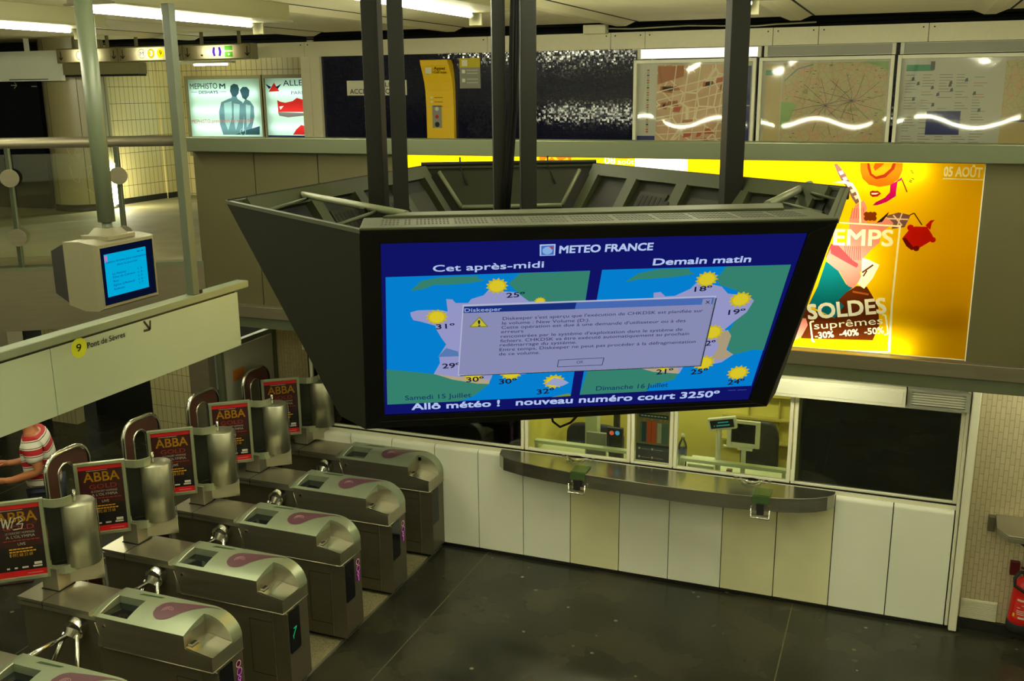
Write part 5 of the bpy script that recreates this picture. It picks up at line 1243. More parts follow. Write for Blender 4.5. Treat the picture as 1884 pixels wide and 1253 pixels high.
# ================================================================ POSTER GATES AND HOOPS (above and between the turnstiles)
def make_gate():
    g = thing('poster_gate', 'x', 'gate', (-5.49,.22,.948))
    MB().box((-5.565,.15,.9475),(-5.415,.29,1.12)).build('support_post', 'steel', g, bevel=.003)
    MB().box((-5.572,.143,.946),(-5.408,.297,.952)).build('post_foot', 'black', g)
    A_ = Vector((-5.775,-.055,1.055)); B_ = Vector((-5.487,.178,1.055)); e = (B_-A_); L = e.length; e.normalize(); n = Vector((e.y,-e.x,0))
    f = MB(); H_ = .60; w = .026
    for u0, u1, v0, v1 in ((0,w,0,H_),(L-w,L,0,H_),(w,L-w,0,w),(w,L-w,H_-w,H_)): f.obox(A_+e*u0+Vector((0,0,v0)), e*(u1-u0), n*.03, (0,0,v1-v0))
    fr = f.build('poster_frame', mat('frame_green', (160,166,136), .35, .6), g, bevel=.003)
    MB().obox(A_+e*.01+Vector((0,0,.01)), e*(L-.02), n*.016, (0,0,H_-.02)).build('backing', 'dark', g)
    # curved brackets
    C_ = Vector((-5.335,.335,0)); 
    for z in (1.585,1.075):
        pts = []
        for k in range(9):
            f_ = k/8; p = B_.lerp(C_+e*-.03, f_); p = p+n*(.055*math.sin(math.pi*f_*.9)+.012); pts.append(p)
        m = MB()
        vs = []
        for p in pts:
            for dn_, dz in ((0,0),(.012,0),(.012,.062),(0,.062)): vs.append((p.x+n.x*dn_, p.y+n.y*dn_, z+dz))
        fs = []
        for k in range(8):
            for q in range(4): fs.append((4*k+q, 4*k+(q+1) % 4, 4*k+4+(q+1) % 4, 4*k+4+q))
        fs += [(3,2,1,0), (32,33,34,35)]
        m.add(vs, [f[::-1] for f in fs]); m.build('bracket_arm', 'frame_green', g)
    MB().obox(B_+e*.004+Vector((0,0,.07)), e*.10, n*.008, (0,0,.50)).build('smoked_panel', 'smoke', g)
    MB().lathe([(0,1.583),(.112,1.583),(.117,1.578),(.117,1.115),(0,1.115)], (C_.x,C_.y,0), 0, 32).build('drum', 'steel_vertical', g)
    MB().obox(C_-e*.12+n*.0+Vector((0,0,.965)), e*.245, n*.006, (0,0,.15)).build('skirt_plate', 'steel', g)
    MB().obox(C_+e*.122+Vector((0,0,.965)), e*.006, n*.004, (0,0,.62)).build('edge_strip', 'chrome', g)
    # small upstand above the bracket
    p = B_.lerp(C_, .93); MB().cyl((p.x,p.y,1.58),(p.x,p.y,1.67),.012,0,10).build('pivot_pin', 'chrome', g)
    # poster
    s = Sheet(A_+n*.0165, e, (0,0,1), .0008)
    Y_ = mat('gold_print', (206,150,20), .5); R_2 = mat('poster_red', (196,16,20), .45); BK = mat('poster_dark', (52,14,16), .45); WT = mat('poster_white', (200,196,180), .5); GR = mat('poster_rust', (150,50,24), .5); DK = mat('poster_black', (22,18,16), .4)
    s.rect(w,w,L-w,H_-w, BK, 0); s.rect(w,w,L-w,H_*.42, DK, 1); s.rect(w,H_-w-.035,L-w,H_-w, R_2, 2); s.rect(w,w,L-w,w+.045, R_2, 2)
    s.rect(w+.06,H_-w-.045,w+.21,H_-w-.042, WT, 2)
    s.text('ABBA', (w+.035,H_*.735), (L-w-.025,H_*.735), .075, Y_, 3, .02); s.text('GOLD', (w+.07,H_*.635), (L-w-.05,H_*.635), .036, GR, 3)
    s.text('LE CONCERT HOMMAGE', (w+.08,H_*.585), (L-w-.05,H_*.585), .016, WT, 3, .01); s.text("A L'OLYMPIA", (w+.08,H_*.535), (L-w-.05,H_*.535), .02, WT, 3, .02)
    [s.rect(w+.06+.03*k,H_*.497,w+.084+.03*k,H_*.51, GR, 3) for k in range(8)]; s.text('LIVE', (w+.15,H_*.44), (w+.2,H_*.44), .02, WT, 3, .02)
    s.text('0 892 68 33 68', (w+.09,H_*.30), (L-w-.08,H_*.30), .024, Y_, 3, .02); [s.rect(w+.09+.022*k,H_*.352,w+.108+.022*k,H_*.368, Y_, 3) for k in range(8)]
    [s.rect(w+.09+.026*k,H_*.388,w+.112+.026*k,H_*.402, Y_, 3) for k in range(6)]
    for u, q in ((.10,.12),(.15,.17),(.20,.24),(.27,.33)): s.rect(w+u-.04,w+.062,w+q-.04,w+.074, WT, 3)
    s.rect(w+.24,w+.08,w+.29,w+.10, WT, 3); s.rect(w+.19,w+.016,w+.29,w+.022, mat('poster_pink', (220,120,140), .5), 3)
    s.build('concert_poster', g, 'red and black concert poster with gold lettering')
    nest(g, {'concert_poster':'poster_frame','backing':'poster_frame','post_foot':'support_post'})
    return g
G0 = make_gate()
GLAB = {1:'concert poster gate at the left edge, its poster scrawled with a white tag',2:'concert poster gate in front of the person in the striped shirt',3:'concert poster gate in the middle of the five posters',
        4:'concert poster gate, second from the hanging screen ring',5:'concert poster gate nearest the hanging screens, brightest red'}
gates = {}
for k in (1,2,3,4,5):
    g = G0 if k == 1 else copy_tree(G0)
    g.location = (-5.49, TY[k]+.22, .948); g['label'] = GLAB[k]; g['group'] = 'poster gates over the turnstiles'; gates[k] = g
bpy.context.view_layer.update()
A_ = Vector((-5.775,TY[1]-.055,1.055)); B_ = Vector((-5.487,TY[1]+.178,1.055)); e = (B_-A_).normalized(); n = Vector((e.y,-e.x,0))
s = Sheet(A_+n*.021, e, (0,0,1), .0008); WTg = mat('tag_white', (196,194,176), .5)
def tagz(x, y): return s.at(x*220/1838, 960+y*150/1253)
s.line([s.at(2,953),s.at(6,972),s.at(10,956),s.at(14,974),s.at(20,952)], .008, WTg, 1); s.line([s.at(20,972),s.at(25,955),s.at(36,951),s.at(42,956),s.at(30,965),s.at(42,963),s.at(40,972),s.at(24,975)], .006, WTg, 1)
s.build('scrawl', gates[1], 'white scrawled tag')
def make_hoop():
    g = thing('guard_hoop', 'x', 'barrier', (-5.82,.79,0))
    x = -5.82
    def arch(y0, y1, zt, r):
        pts = [(x,y0,.02),(x,y0,zt-r)]
        for k in range(1, 8): a = math.pi/2*k/8; pts.append((x,y0+r-r*math.cos(a),zt-r+r*math.sin(a)))
        pts.append((x,y0+r,zt)); pts.append((x,y1-r,zt))
        for k in range(1, 8): a = math.pi/2*k/8; pts.append((x,y1-r+r*math.sin(a),zt-r+r*math.cos(a)))
        return pts+[(x,y1,zt-r),(x,y1,.02)]
    o_, i_ = arch(.53,.955,1.765,.13), arch(.64,.80,1.665,.079)
    MB().tube(o_, .018, 0, 10).build('outer_tube', 'chrome', g); MB().tube(i_, .012, 0, 8).build('inner_tube', 'chrome', g)
    m = MB(); n_ = len(o_); vs = []
    for a, b in zip(o_, i_): vs += [(x-.006,a[1],a[2]),(x-.006,b[1],b[2]),(x+.006,b[1],b[2]),(x+.006,a[1],a[2])]
    fs = []
    for k in range(n_-1):
        for q in range(4): fs.append((4*k+q, 4*k+(q+1) % 4, 4*k+4+(q+1) % 4, 4*k+4+q))
    fs += [(3,2,1,0), tuple(4*(n_-1)+q for q in range(4))]
    m.add(vs, fs); m.build('infill', 'handle_brown', g)
    return g
H0 = make_hoop()
HLAB = ['tall chrome and brown hoop in front of the striped shirt','tall chrome and brown hoop, second from the left','tall chrome and brown hoop, third from the left','tall chrome and brown hoop nearest the hanging screens']
for i, k in enumerate((1,2,3,4)):
    g = H0 if i == 0 else copy_tree(H0)
    g.location = (-5.82, TY[k]+.79, 0); g['label'] = HLAB[i]; g['group'] = 'lane hoops between the turnstiles'

# ================================================================ COUNTER
zc_ = 1.10
fr_ = [(-3.34,8.17),(-3.27,8.09),(-3.05,8.02),(-2.8,7.975),(-2.53,7.95),(-2.18,7.93),(-1.82,7.92),(-1.5,7.92),(-1.21,7.93),(-.97,7.955),(-.755,7.99),(-.6,8.035),(-.48,8.09),(-.39,8.16),(-.34,8.235)]
cn = MB(); mat('steel_counter', (172,170,156), .17, .92, noise=.05, nscale=3, brushed=True)
cn.prism([(x,y,.97) for x, y in fr_]+[(-.335,8.296,.97),(-3.37,8.296,.97)], (0,0,.128))
o = cn.build('counter', 'steel_counter', bevel=.004); tag(o, 'long bowed stainless counter along the ticket windows', 'counter')
for cxx, lab in ((-2.50,'green glass writing clip hooked on the left half of the steel counter'),(-.905,'green glass writing clip hooked on the right half of the steel counter')):
    yf = 7.95 if cxx < -2 else 7.965
    t = thing('clip_stand', lab, 'clip', (cxx, yf, 1.1))
    MB().box((cxx-.07,yf+.005,1.103),(cxx+.07,yf+.17,1.108)).box((cxx-.07,yf-.02,1.04),(cxx+.07,yf-.012,1.108)).build('glass_plate', mat('green_glass', (62,84,48), .1), t)
    MB().box((cxx-.03,yf-.045,.95),(cxx+.03,yf-.021,1.05)).build('arm', 'rubber', t, bevel=.004)
    MB().tube([(cxx-.075,yf-.03,1.0),(cxx-.075,yf-.05,.925),(cxx+.075,yf-.05,.925),(cxx+.075,yf-.03,1.0)], .008, 0, 8).box((cxx-.07,yf-.04,.94),(cxx+.07,yf-.034,.96)).build('base_wire', 'chrome', t)
for cxx, lab in ((-2.62,'clear curved change dish at the left ticket window'),(-1.03,'clear curved change dish at the right ticket window')):
    m = MB(); m.tube([(cxx-.11+.22*k/12, 8.31-.07*math.sin(math.pi*k/12), 1.112) for k in range(13)], .006, 0, 6); m.lathe([(.001,.002),(.06,.004),(.085,.012)], (cxx,8.245,1.1), 1, 20)
    o = m.build('change_dish', ['chrome','bottle_glass']); tag(o, lab, 'dish')

# ================================================================ INSIDE THE TICKET BOOTHS
o = MB().box((-3.17,8.44,.93),(-.71,9.05,.96)).box((-3.17,8.44,.70),(-.71,8.47,.93)).build('office_desk', 'desk', bevel=.005); tag(o, 'pale green desk running behind both ticket windows', 'desk')
o = MB().box((-3.1,8.46,1.135),(-2.16,8.53,1.165)).box((-3.1,8.47,.961),(-3.07,8.52,1.135)).box((-2.2,8.47,.961),(-2.17,8.52,1.135)).build('desk_rail', 'desk', bevel=.004); tag(o, 'raised pale rail just behind the left ticket window', 'rail')
o = MB().box((-1.7,8.46,1.135),(-.75,8.53,1.165)).box((-1.7,8.47,.961),(-1.67,8.52,1.135)).box((-.8,8.47,.961),(-.77,8.52,1.135)).build('desk_rail', 'desk', bevel=.004); tag(o, 'raised pale rail just behind the right ticket window', 'rail')
def chair(x, y, rz, m, lab, w=.5, h=.5, zc2=.95):
    t = thing('office_chair', lab, 'chair', (x,y,0), rz)
    b = MB(); pts = []
    for k in range(24):
        a = 2*math.pi*k/24; c_, s__ = math.cos(a), math.sin(a)
        pts.append((w/2*math.copysign(abs(c_)**.5, c_), -.02+.03*0, zc2+h/2*math.copysign(abs(s__)**.5, s__)))
    b.prism(pts, (0,.07,0)); o_ = b.build('backrest', m, t, local=True, bevel=.02)
    MB().box((-w/2,-.5,.46),(w/2,0,.55)).build('seat', m, t, local=True, bevel=.03)
    MB().cyl((0,-.24,.08),(0,-.24,.46),.03,0,12).box((-.03,-.0,.5),(.03,.03,.8)).build('column', 'rubber', t, local=True)
    f = MB()
    for k in range(5): a = 2*math.pi*k/5; f.tube([(0,-.24,.1),(.28*math.cos(a),-.24+.28*math.sin(a),.04)], .02, 0, 6)
    f.build('foot_star', 'rubber', t, local=True)
    return t
chair(-2.80,9.45,0,'chair_blue','dark blue office chair behind the left ticket window',.60,.42,.83)
chair(-1.10,9.30,0,'chair_grey','tall dark grey office chair behind the right ticket window',.36,.72)
def box_thing(nm, a, b, m, lab, cat, bev=.004):
    o = MB().box(a, b).build(nm, m, bevel=bev); return tag(o, lab, cat)
box_thing('card_holder',(-2.63,8.62,.96),(-2.44,8.66,1.25),'grey_plate','pale grey upright card holder behind the left window','holder')
t = thing('card_reader', 'black card terminal with orange and blue display at the left window', 'card reader', (-2.34,8.62,.96))
MB().box((-2.40,8.58,.961),(-2.27,8.66,1.24)).build('body', 'rubber', t, bevel=.008)
MB().box((-2.41,8.56,1.24),(-2.26,8.60,1.34)).build('head', 'black', t, bevel=.006)
s = Sheet((-2.41,8.5595,1.24), (1,0,0), (0,0,1), .001); s.disc((.045,.05),.022,scr((200,90,60)),1); s.disc((.10,.055),.022,scr((60,150,190)),1); s.build('display', t)
o = MB().tube([(-3.02,8.7,1.42),(-2.98,8.66,1.3),(-2.9,8.64,1.26),(-2.8,8.66,1.31),(-2.74,8.7,1.38)], .012, 0, 8).build('lamp_cord', 'cable'); tag(o, 'black looping cord behind the left ticket window', 'cord')
box_thing('post_box',(-2.68,8.74,.961),(-2.56,8.86,1.42),'desk','pale upright box beside the black cord, left ticket window','box')
box_thing('black_screen',(-2.52,8.95,1.36),(-2.25,9.0,1.62),'rubber','black screen back above the blue chair, left ticket window','screen')
o = MB().box((-2.45,8.93,.961),(-2.40,8.99,1.36)).box((-2.5,8.9,.961),(-2.35,9.02,.97)).build('screen_stand', 'rubber'); tag(o, 'black stand holding the screen at the left ticket window', 'stand')
box_thing('stamp_pad',(-2.86,8.56,.961),(-2.80,8.62,1.02),'dark_red','small dark red stamp on the left booth desk','stamp')
# bottle
t = thing('water_bottle', 'clear plastic water bottle with a blue label at the right ticket window', 'bottle', (-1.70,8.58,.96))
MB().lathe([(0,0),(.038,.002),(.042,.02),(.038,.06),(.041,.10),(.038,.14),(.042,.2),(.042,.26),(.036,.30),(.02,.335),(.014,.35),(.014,.37)], (-1.70,8.58,.962), 0, 20).build('bottle_body', 'bottle_glass', t)
MB().lathe([(.0425,.205),(.0425,.255)], (-1.70,8.58,.962), 0, 20).build('label_band', mat('label_blue', (70,90,150), .5), t); MB().lathe([(.016,.365),(.016,.39),(0,.39)], (-1.70,8.58,.962), 0, 14).build('cap', 'white_frame', t)
box_thing('ticket_printer',(-1.66,8.62,.961),(-1.42,8.86,1.06),'desk','pale flat ticket printer beside the water bottle','printer',.01)
t = thing('customer_display', 'cream customer display on a pole with cyan digits, right ticket window', 'display', (-1.36,8.60,.96))
MB().cyl((-1.37,8.57,.961),(-1.37,8.53,1.47),.024,0,16).cyl((-1.37,8.57,.961),(-1.37,8.57,.985),.045,0,16).build('pole', 'white_frame', t)
rz = Matrix.Rotation(math.radians(-12), 4, 'Y'); c0_ = Vector((-1.34,8.50,1.515))
def tl(v): return c0_+rz.to_3x3() @ Vector(v)
MB().obox(tl((-.125,0,-.055)), rz.to_3x3() @ Vector((.25,0,0)), (0,.05,0), rz.to_3x3() @ Vector((0,0,.11))).build('head', 'white_frame', t, bevel=.006)
s = Sheet(tl((-.105,-.001,-.038)), rz.to_3x3() @ Vector((1,0,0)), rz.to_3x3() @ Vector((0,0,1)), .001); s.rect(0,0,.21,.076,'black',0); [s.rect(.07+.012*k,.048,.078+.012*k,.058, scr((50,160,150)), 1) for k in range(8)]; [s.rect(.03+.012*k,.02,.038+.012*k,.03, scr((50,160,150)), 1) for k in range(12) if k != 1]; s.build('digits', t)
t = thing('monitor', 'cream flat monitor with a dark screen behind the right ticket window', 'monitor', (-1.16,8.62,.96))
fm = MB()
for a, b in (((-1.31,8.60,1.28),(-1.27,8.63,1.53)),((-1.06,8.60,1.28),(-1.02,8.63,1.53)),((-1.27,8.60,1.50),(-1.06,8.63,1.53)),((-1.27,8.60,1.28),(-1.06,8.63,1.32))): fm.box(a, b)
fm.build('bezel', 'white_frame', t, bevel=.004); MB().box((-1.27,8.61,1.32),(-1.06,8.625,1.50)).build('screen', 'dark_gloss', t); MB().box((-1.21,8.595,1.255),(-1.08,8.64,1.28)).box((-1.34,8.62,1.26),(-1.20,8.64,1.275)).box((-1.18,8.63,.962),(-1.14,8.66,1.27)).box((-1.24,8.6,.961),(-1.08,8.7,.975)).build('arm', 'white_frame', t)
box_thing('red_stamp',(-1.30,8.60,.961),(-1.25,8.65,1.05),'dark_red','small dark red stamp below the monitor, right booth','stamp')
# leaflet poster in the narrow window
t = thing('fare_poster', 'blue and orange fare leaflet poster between the two ticket windows', 'poster', (-1.935,8.41,1.1))
MB().box((-2.095,8.405,1.12),(-1.775,8.415,1.86)).build('board', mat('board_olive', (150,140,92), .6), t)
s = Sheet((-2.09,8.404,1.12), (1,0,0), (0,0,1), .0007)
s.rect(.0,0,.31,.16, mat('pb1', (30,34,66), .5), 1); s.rect(0,.10,.31,.14, mat('pb2', (20,70,96), .5), 2)
s.rect(.03,.175,.29,.37, mat('pb3', (96,130,120), .5), 1); s.rect(.05,.18,.09,.37, mat('pb2'), 2); s.rect(.095,.175,.185,.385, mat('pb4', (230,92,24), .5), 2); s.rect(.135,.175,.14,.385, mat('red'), 3); s.rect(.19,.18,.23,.37, mat('white_dull'), 2)
s.rect(.02,.41,.29,.45, mat('pb2'), 2); [s.rect(.04+.03*k,.425,.062+.03*k,.435, 'white_frame', 3) for k in range(8)]
for x in (.03,.15):
    for z in (.02,.10): s.disc((x,z+.015), .011, 'white_frame', 3, 10); s.rect(x+.02,z+.01,x+.1,z+.014,'white_dull',3)
for x in (.07,.14,.22,.26): s.disc((x,.395), .008, 'yellow_dull', 3, 8)
s.build('leaflets', t)
# dark things behind the left dark window
chair(-3.75,8.62,math.pi,'chair_grey','dim office chair behind the dark left-hand window',.5,.5)
box_thing('dim_case',(-4.6,8.7,.4),(-4.1,9.05,1.22),'chair_blue','dim blue case behind the dark left-hand window','case',.02)
box_thing('black_blind',(-.64,8.50,1.12),(.56,8.52,1.88),'dark','black blind closing the large right-hand window','blind',.002)

# ================================================================ RIGHT WALL FITTINGS
t = thing('wall_shelf', 'small steel ledge with rounded corner on the tiled wall above the extinguisher', 'shelf', (1.25,8.4,1.0))
MB().prism([(.90,8.398,1.02),(.90,8.22,.975),(.98,8.12,.96),(1.9,8.12,.96),(1.9,8.398,1.02)], (0,0,.022)).prism([(.90,8.22,.94),(.98,8.12,.925),(1.9,8.12,.925),(1.9,8.13,.925),(.985,8.13,.925),(.91,8.225,.94)], (0,0,.04)).build('ledge', 'steel', t, bevel=.004)
MB().box((.85,8.34,.905),(.898,8.399,1.03)).build('end_block', 'steel_dark', t, bevel=.003)
MB().tube([(1.06,8.26,.96),(1.07,8.25,.90),(1.12,8.24,.865),(1.2,8.24,.86),(1.28,8.25,.89),(1.3,8.26,.96)], .016, 0, 8).build('hose', 'rubber', t)
ex, ey = 1.135, 8.27; lean = Matrix.Translation((ex,ey,.12)) @ Matrix.Rotation(math.radians(4), 4, 'Y')
t = thing('fire_extinguisher', 'red fire extinguisher with a black base on the tiled wall', 'fire extinguisher', (ex,ey,.12))
def leaned(mb): mb.v = [lean @ Vector(v) for v in mb.v]; return mb
leaned(MB().lathe([(0,.06),(.085,.06),(.088,.10),(.088,.37),(.08,.415),(.05,.45),(.025,.465),(.025,.49),(0,.49)], (0,0,0), 0, 28)).build('cylinder', 'red', t)
leaned(MB().lathe([(0,0),(.082,0),(.09,.012),(.09,.075),(.086,.08),(0,.08)], (0,0,0), 0, 28)).build('base_ring', 'rubber', t)
leaned(MB().box((-.035,-.02,.48),(.035,.02,.53)).box((-.06,-.012,.53),(.075,.012,.545)).box((.0,-.012,.555),(.09,.012,.567))).build('valve_handle', 'rubber', t, bevel=.003)
leaned(MB().tube([(-.02,-.02,.51),(-.07,-.05,.52),(-.10,-.07,.47),(-.09,-.085,.41),(-.02,-.095,.38),(.06,-.08,.37),(.10,-.03,.32)], .014, 0, 8)).build('hose', 'rubber', t)
lb = MB(); a0 = -math.pi*.5
lb.lathe([(.0888,.13),(.0888,.31)], (0,0,0), 0, 16, a0-.75, a0+.75); leaned(lb).build('label', mat('label_red', (200,40,30), .5), t)
lb = MB()
for z, a1, a2, m_ in ((.285,-.6,.6,0),(.25,-.15,.15,0),(.225,-.5,-.25,0),(.20,-.5,.5,0),(.185,-.5,.5,0),(.17,-.45,.5,0),(.135,-.3,.5,0)):
    lb.lathe([(.0892,z),(.0892,z+(.016 if z > .28 or z < .14 else .006))], (0,0,0), m_, 10, a0+a1, a0+a2)
lb.lathe([(.0893,.14),(.0893,.17)], (0,0,0), 1, 6, a0-.8, a0-.6)
leaned(lb).build('label_print', ['poster_white','yellow_dull'], t); nest(t, {'label_print':'label'})
MB().box((ex-.09,8.35,.55),(ex-.02,8.399,.66)).build('wall_bracket', 'dark_red', t)

# ================================================================ LOWER LEVEL, FAR LEFT
tile_mat('low_grid', (176,168,124), (112,102,70), ('Z','X'), .22, .075, 0, .004, .35, .06)
tile_mat('low_tile', (178,162,122), (140,126,92), ('Z','Y'), .105, .0355, .5, .0022, .35, .1)
struct(MB().box((-13,10.0,0),(-10.78,10.1,2.33)).build('wall_lower', mat('lower_grey', (70,72,72), .6)))
struct(MB().box((-10.78,9.96,0),(-10.33,10.1,2.33)).box((-9.0,9.96,0),(-8.05,10.1,2.33)).box((-14,10.1,2.0),(-5.9,10.15,2.33)).build('wall_lower', 'low_grid'))
struct(MB().box((-10.4,10.4,0),(-9.0,10.45,2.33)).box((-8.05,10.3,0),(-5.9,10.35,2.33)).build('wall_lower', 'dark'))
o = MB().box((-11.25,9.6,0),(-11.0,9.85,2.33)).build('pilaster', 'white_strip'); struct(o); o.name = 'trim_12'
xd = -5.95
struct(MB().box((xd-.03,7.60,.01),(xd,8.40,2.0)).build('door_2', 'door_grey', bevel=.003))
dd = bpy.data.objects['door_2']
MB().box((xd+.0005,7.72,1.67),(xd+.003,7.90,1.78)).build('orange_notice', 'orange_label', dd)
struct(MB().box((xd-.05,7.55,0),(xd+.01,7.59,2.05)).box((xd-.05,7.55,2.01),(xd+.01,8.45,2.06)).box((xd-.05,8.41,0),(xd+.01,8.46,2.06)).build('trim_13', 'cap_steel'))
struct(MB().box((xd-.05,8.46,0),(-5.5,8.5,2.33)).build('wall_lower', tile_mat('low_tile_x', (178,162,122), (140,126,92), ('Z','X'), .105, .0355, .5, .0022, .35, .1)))
struct(MB().box((-6.25,7.45,0),(-6.02,7.55,2.33)).build('trim_14', 'steel_dark'))

# ================================================================ PERSON
def skin_body(name, verts, edges, radii, m, parent, sub=2, root=0):
    me = bpy.data.meshes.new(name); me.from_pydata([Vector(v) for v in verts], edges, []); o = bpy.data.objects.new(name, me); COL.objects.link(o)
    md = o.modifiers.new('skin', 'SKIN'); md.use_smooth_shade = True
    for i, r in enumerate(radii):
        sv = me.skin_vertices[0].data[i]; sv.radius = r if isinstance(r, tuple) else (r, r); sv.use_root = (i == root)
    sb = o.modifiers.new('sub', 'SUBSURF'); sb.levels = sub; sb.render_levels = sub
    dg = bpy.context.evaluated_depsgraph_get(); dg.update()
    m2 = bpy.data.meshes.new_from_object(o.evaluated_get(dg)); bpy.data.objects.remove(o)
    m2.materials.clear(); m2.materials.append(MATS[m] if isinstance(m, str) else m)
    for p in m2.polygons: p.use_smooth = True
    o2 = bpy.data.objects.new(name, m2); COL.objects.link(o2); off = world_loc(parent)
    m2.transform(Matrix.Translation(-off)); o2.parent = parent
    return o2
def stripes():
    m = bpy.data.materials.new('striped_shirt'); m.use_nodes = True; nt = m.node_tree; b = nt.nodes['Principled BSDF']; L = nt.links.new
    g = nt.nodes.new('ShaderNodeTexCoord'); sx = nt.nodes.new('ShaderNodeSeparateXYZ'); L(g.outputs['Object'], sx.inputs[0])
    fr = nt.nodes.new('ShaderNodeMath'); fr.operation = 'MULTIPLY'; fr.inputs[1].default_value = 1/.128; L(sx.outputs[2], fr.inputs[0])
    f2 = nt.nodes.new('ShaderNodeMath'); f2.operation = 'FRACT'; L(fr.outputs[0], f2.inputs[0])
    cr = nt.nodes.new('ShaderNodeValToRGB'); cr.color_ramp.interpolation = 'CONSTANT'; e = cr.color_ramp.elements
    e[0].position = 0; e[0].color = (*lin((206,204,190)),1); e[1].position = .30; e[1].color = (*lin((96,84,52)),1)
    for p_, c_ in ((.36,(206,204,190)),(.42,(160,16,26)),(.80,(206,204,190)),(.86,(96,84,52)),(.92,(206,204,190))):
        q = e.new(p_); q.color = (*lin(c_),1)
    L(f2.outputs[0], cr.inputs[0]); L(cr.outputs[0], b.inputs['Base Color']); b.inputs['Roughness'].default_value = .85; MATS['striped_shirt'] = m
stripes()
pc = Vector((-7.05,6.36,0)); fw = Vector((-.80,-.60,0)).normalized(); sd_ = Vector((-fw.y, fw.x, 0))   # sd_: person's left
if sd_.dot(CAM-pc) > 0: sd_ = -sd_
def bp_(f, s_, z): return pc+fw*f+sd_*s_+Vector((0,0,z))
per = thing('person', 'person in a red and white striped shirt and shorts, walking left beyond the turnstiles', 'person', (pc.x,pc.y,0))
# joints: 0 pelvis 1 waist 2 chest 3 neck base 4 neck 5 skull low 6 skull top ; arms ; legs
V_ = [bp_(0,0,.94), bp_(.02,0,1.10), bp_(.05,0,1.32), bp_(.07,0,1.47), bp_(.085,0,1.54), bp_(.10,0,1.62), bp_(.10,0,1.71),
      bp_(.06,-.17,1.42), bp_(.0,-.21,1.17), bp_(.24,-.17,1.10), bp_(.31,-.16,1.10),
      bp_(.06,.17,1.42), bp_(.03,.21,1.17), bp_(.27,.13,1.16), bp_(.34,.11,1.17),
      bp_(.0,-.09,.90), bp_(.10,-.09,.50), bp_(-.06,-.09,.12), bp_(-.10,-.09,.065), bp_(.05,-.10,.04),
      bp_(.0,.09,.90), bp_(.17,.09,.50), bp_(.30,.09,.11), bp_(.29,.09,.06), bp_(.45,.09,.035)]
# rear leg trails
V_[16] = bp_(.02,-.09,.50); V_[17] = bp_(-.27,-.09,.15); V_[18] = bp_(-.32,-.09,.10); V_[19] = bp_(-.20,-.10,.035)
E_ = [(0,1),(1,2),(2,3),(3,4),(4,5),(5,6),(2,7),(7,8),(8,9),(9,10),(2,11),(11,12),(12,13),(13,14),(0,15),(15,16),(16,17),(17,18),(18,19),(0,20),(20,21),(21,22),(22,23),(23,24)]
Rd = [.13,.12,.14,.075,.055,.085,.08, .065,.045,.033,.028, .065,.045,.033,.028, .095,.062,.04,.038,.03, .095,.062,.04,.038,.03]
skin_body('body', V_, E_, Rd, 'skin', per)
# shirt (torso and short sleeves), shorts
iv = [0,1,2,3,7,8,11,12]; mp = {a: i for i, a in enumerate(iv)}
sv = [V_[a].copy() for a in iv]; sv[0].z -= .04; sv[5] = V_[7].lerp(V_[8], .72); sv[7] = V_[11].lerp(V_[12], .72); sv[3].z -= .02
skin_body('shirt', sv, [(0,1),(1,2),(2,3),(2,4),(4,5),(2,6),(6,7)], [.17,.168,.185,.085,.095,.08,.095,.08], MATS['striped_shirt'], per)
sv = [V_[0], V_[15], V_[15].lerp(V_[16], .75), V_[20], V_[20].lerp(V_[21], .75)]
skin_body('shorts', sv, [(0,1),(1,2),(0,3),(3,4)], [.14,.115,.092,.115,.092], 'shorts', per)
hd = V_[5].lerp(V_[6], .55)
hm = MB(); hm.lathe([(0,.125),(.05,.118),(.085,.09),(.104,.04),(.106,0),(.10,-.045),(.09,-.07)], (0,0,0), 0, 20)
hm.v = [hd-fw*.014+Vector((v.x*.95, v.y*1.02, v.z+.012)) for v in hm.v]; hm.build('hair', 'hair', per)
fc = MB(); f0_ = hd+fw*.088
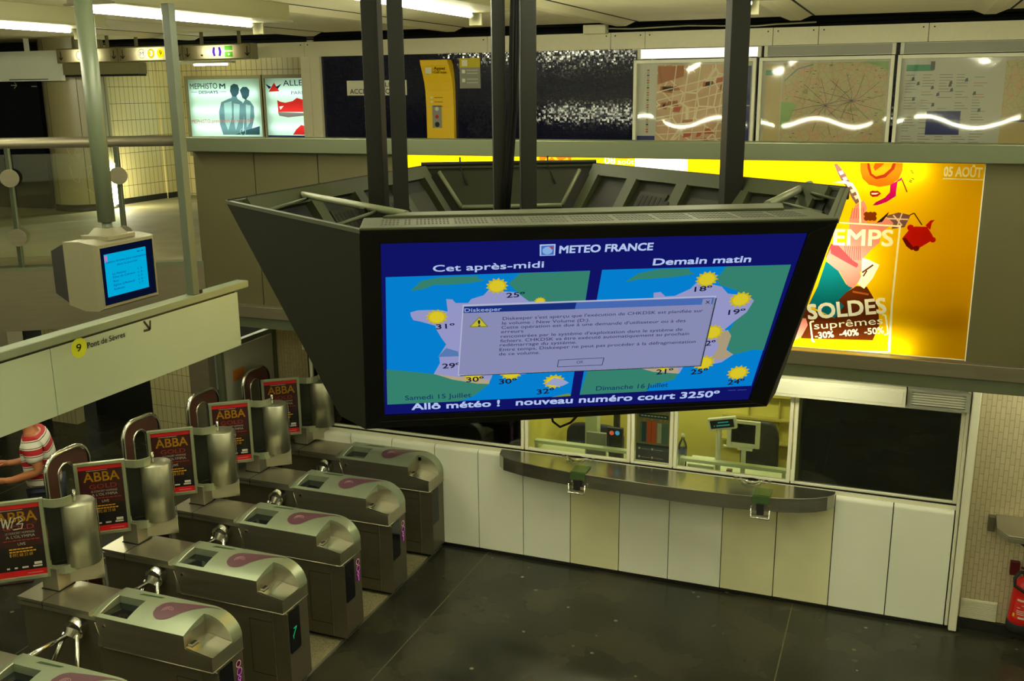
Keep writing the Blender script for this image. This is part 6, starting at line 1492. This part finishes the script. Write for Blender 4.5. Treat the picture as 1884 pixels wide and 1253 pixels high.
fc.add([f0_+Vector((0,0,.02))+fw*-.004, f0_+fw*.026+Vector((0,0,-.03)), f0_+sd_*.016+Vector((0,0,-.035)), f0_-sd_*.016+Vector((0,0,-.035))], [(0,1,2),(0,3,1),(1,3,2),(0,2,3)]); fc.build('nose', 'skin', per)
for q in (-1, 1):
    MB().lathe([(0,.009),(.007,.006),(.009,0),(.007,-.006),(0,-.009)], tuple(hd+fw*.093+sd_*.032*q+Vector((0,0,.012))), 0, 10).build('eye', 'dark', per)
    MB().lathe([(0,.028),(.01,.02),(.014,0),(.01,-.02),(0,-.03)], tuple(hd+sd_*.092*q+Vector((0,0,-.02))), 0, 10).build('ear', 'skin', per)
MB().obox(hd+fw*.088-sd_*.022+Vector((0,0,-.056)), sd_*.044, fw*.006, (0,0,.01)).build('mouth', 'dark_red', per)
# hands: palm plus separate fingers
for w_i, tip_dir, nm in ((10, -1, 'hand'), (14, 1, 'hand')):
    w0 = V_[w_i]; d_ = (V_[w_i]-V_[w_i-1]).normalized(); sp = d_.cross(Vector((0,0,1))).normalized()
    vv = [w0-d_*.03, w0+d_*.025, w0+d_*.07]; ee = [(0,1),(1,2)]; rr = [.026,(.018,.034),(.015,.036)]
    hnd = skin_body(nm, vv, ee, rr, 'skin', per)
    for k, ln_ in enumerate((.062,.072,.067,.052)):
        o_ = w0+d_*.078+sp*(-.027+.018*k); a_ = o_+d_*ln_*.45+Vector((0,0,-.006)); b_ = a_+d_*ln_*.4+Vector((0,0,-.018))
        skin_body('finger', [o_-d_*.02, a_, b_], [(0,1),(1,2)], [.0095,.0088,.0075], 'skin', per, 1)
    o_ = w0+d_*.02-sp*.026; skin_body('thumb', [o_, o_+d_*.03-sp*.022+Vector((0,0,-.004)), o_+d_*.062-sp*.026+Vector((0,0,-.012))], [(0,1),(1,2)], [.012,.010,.008], 'skin', per, 1)
for i in (18, 23):
    a_ = V_[i]; b_ = V_[i+1]; d_ = Vector((b_.x-a_.x, b_.y-a_.y, 0)).normalized(); sp = Vector((-d_.y, d_.x, 0)); zb2 = .004
    MB().obox(Vector((a_.x,a_.y,zb2))-d_*.06-sp*.042, d_*.29, sp*.084, (0,0,.018)).build('sandal', 'sandal', per, bevel=.006)
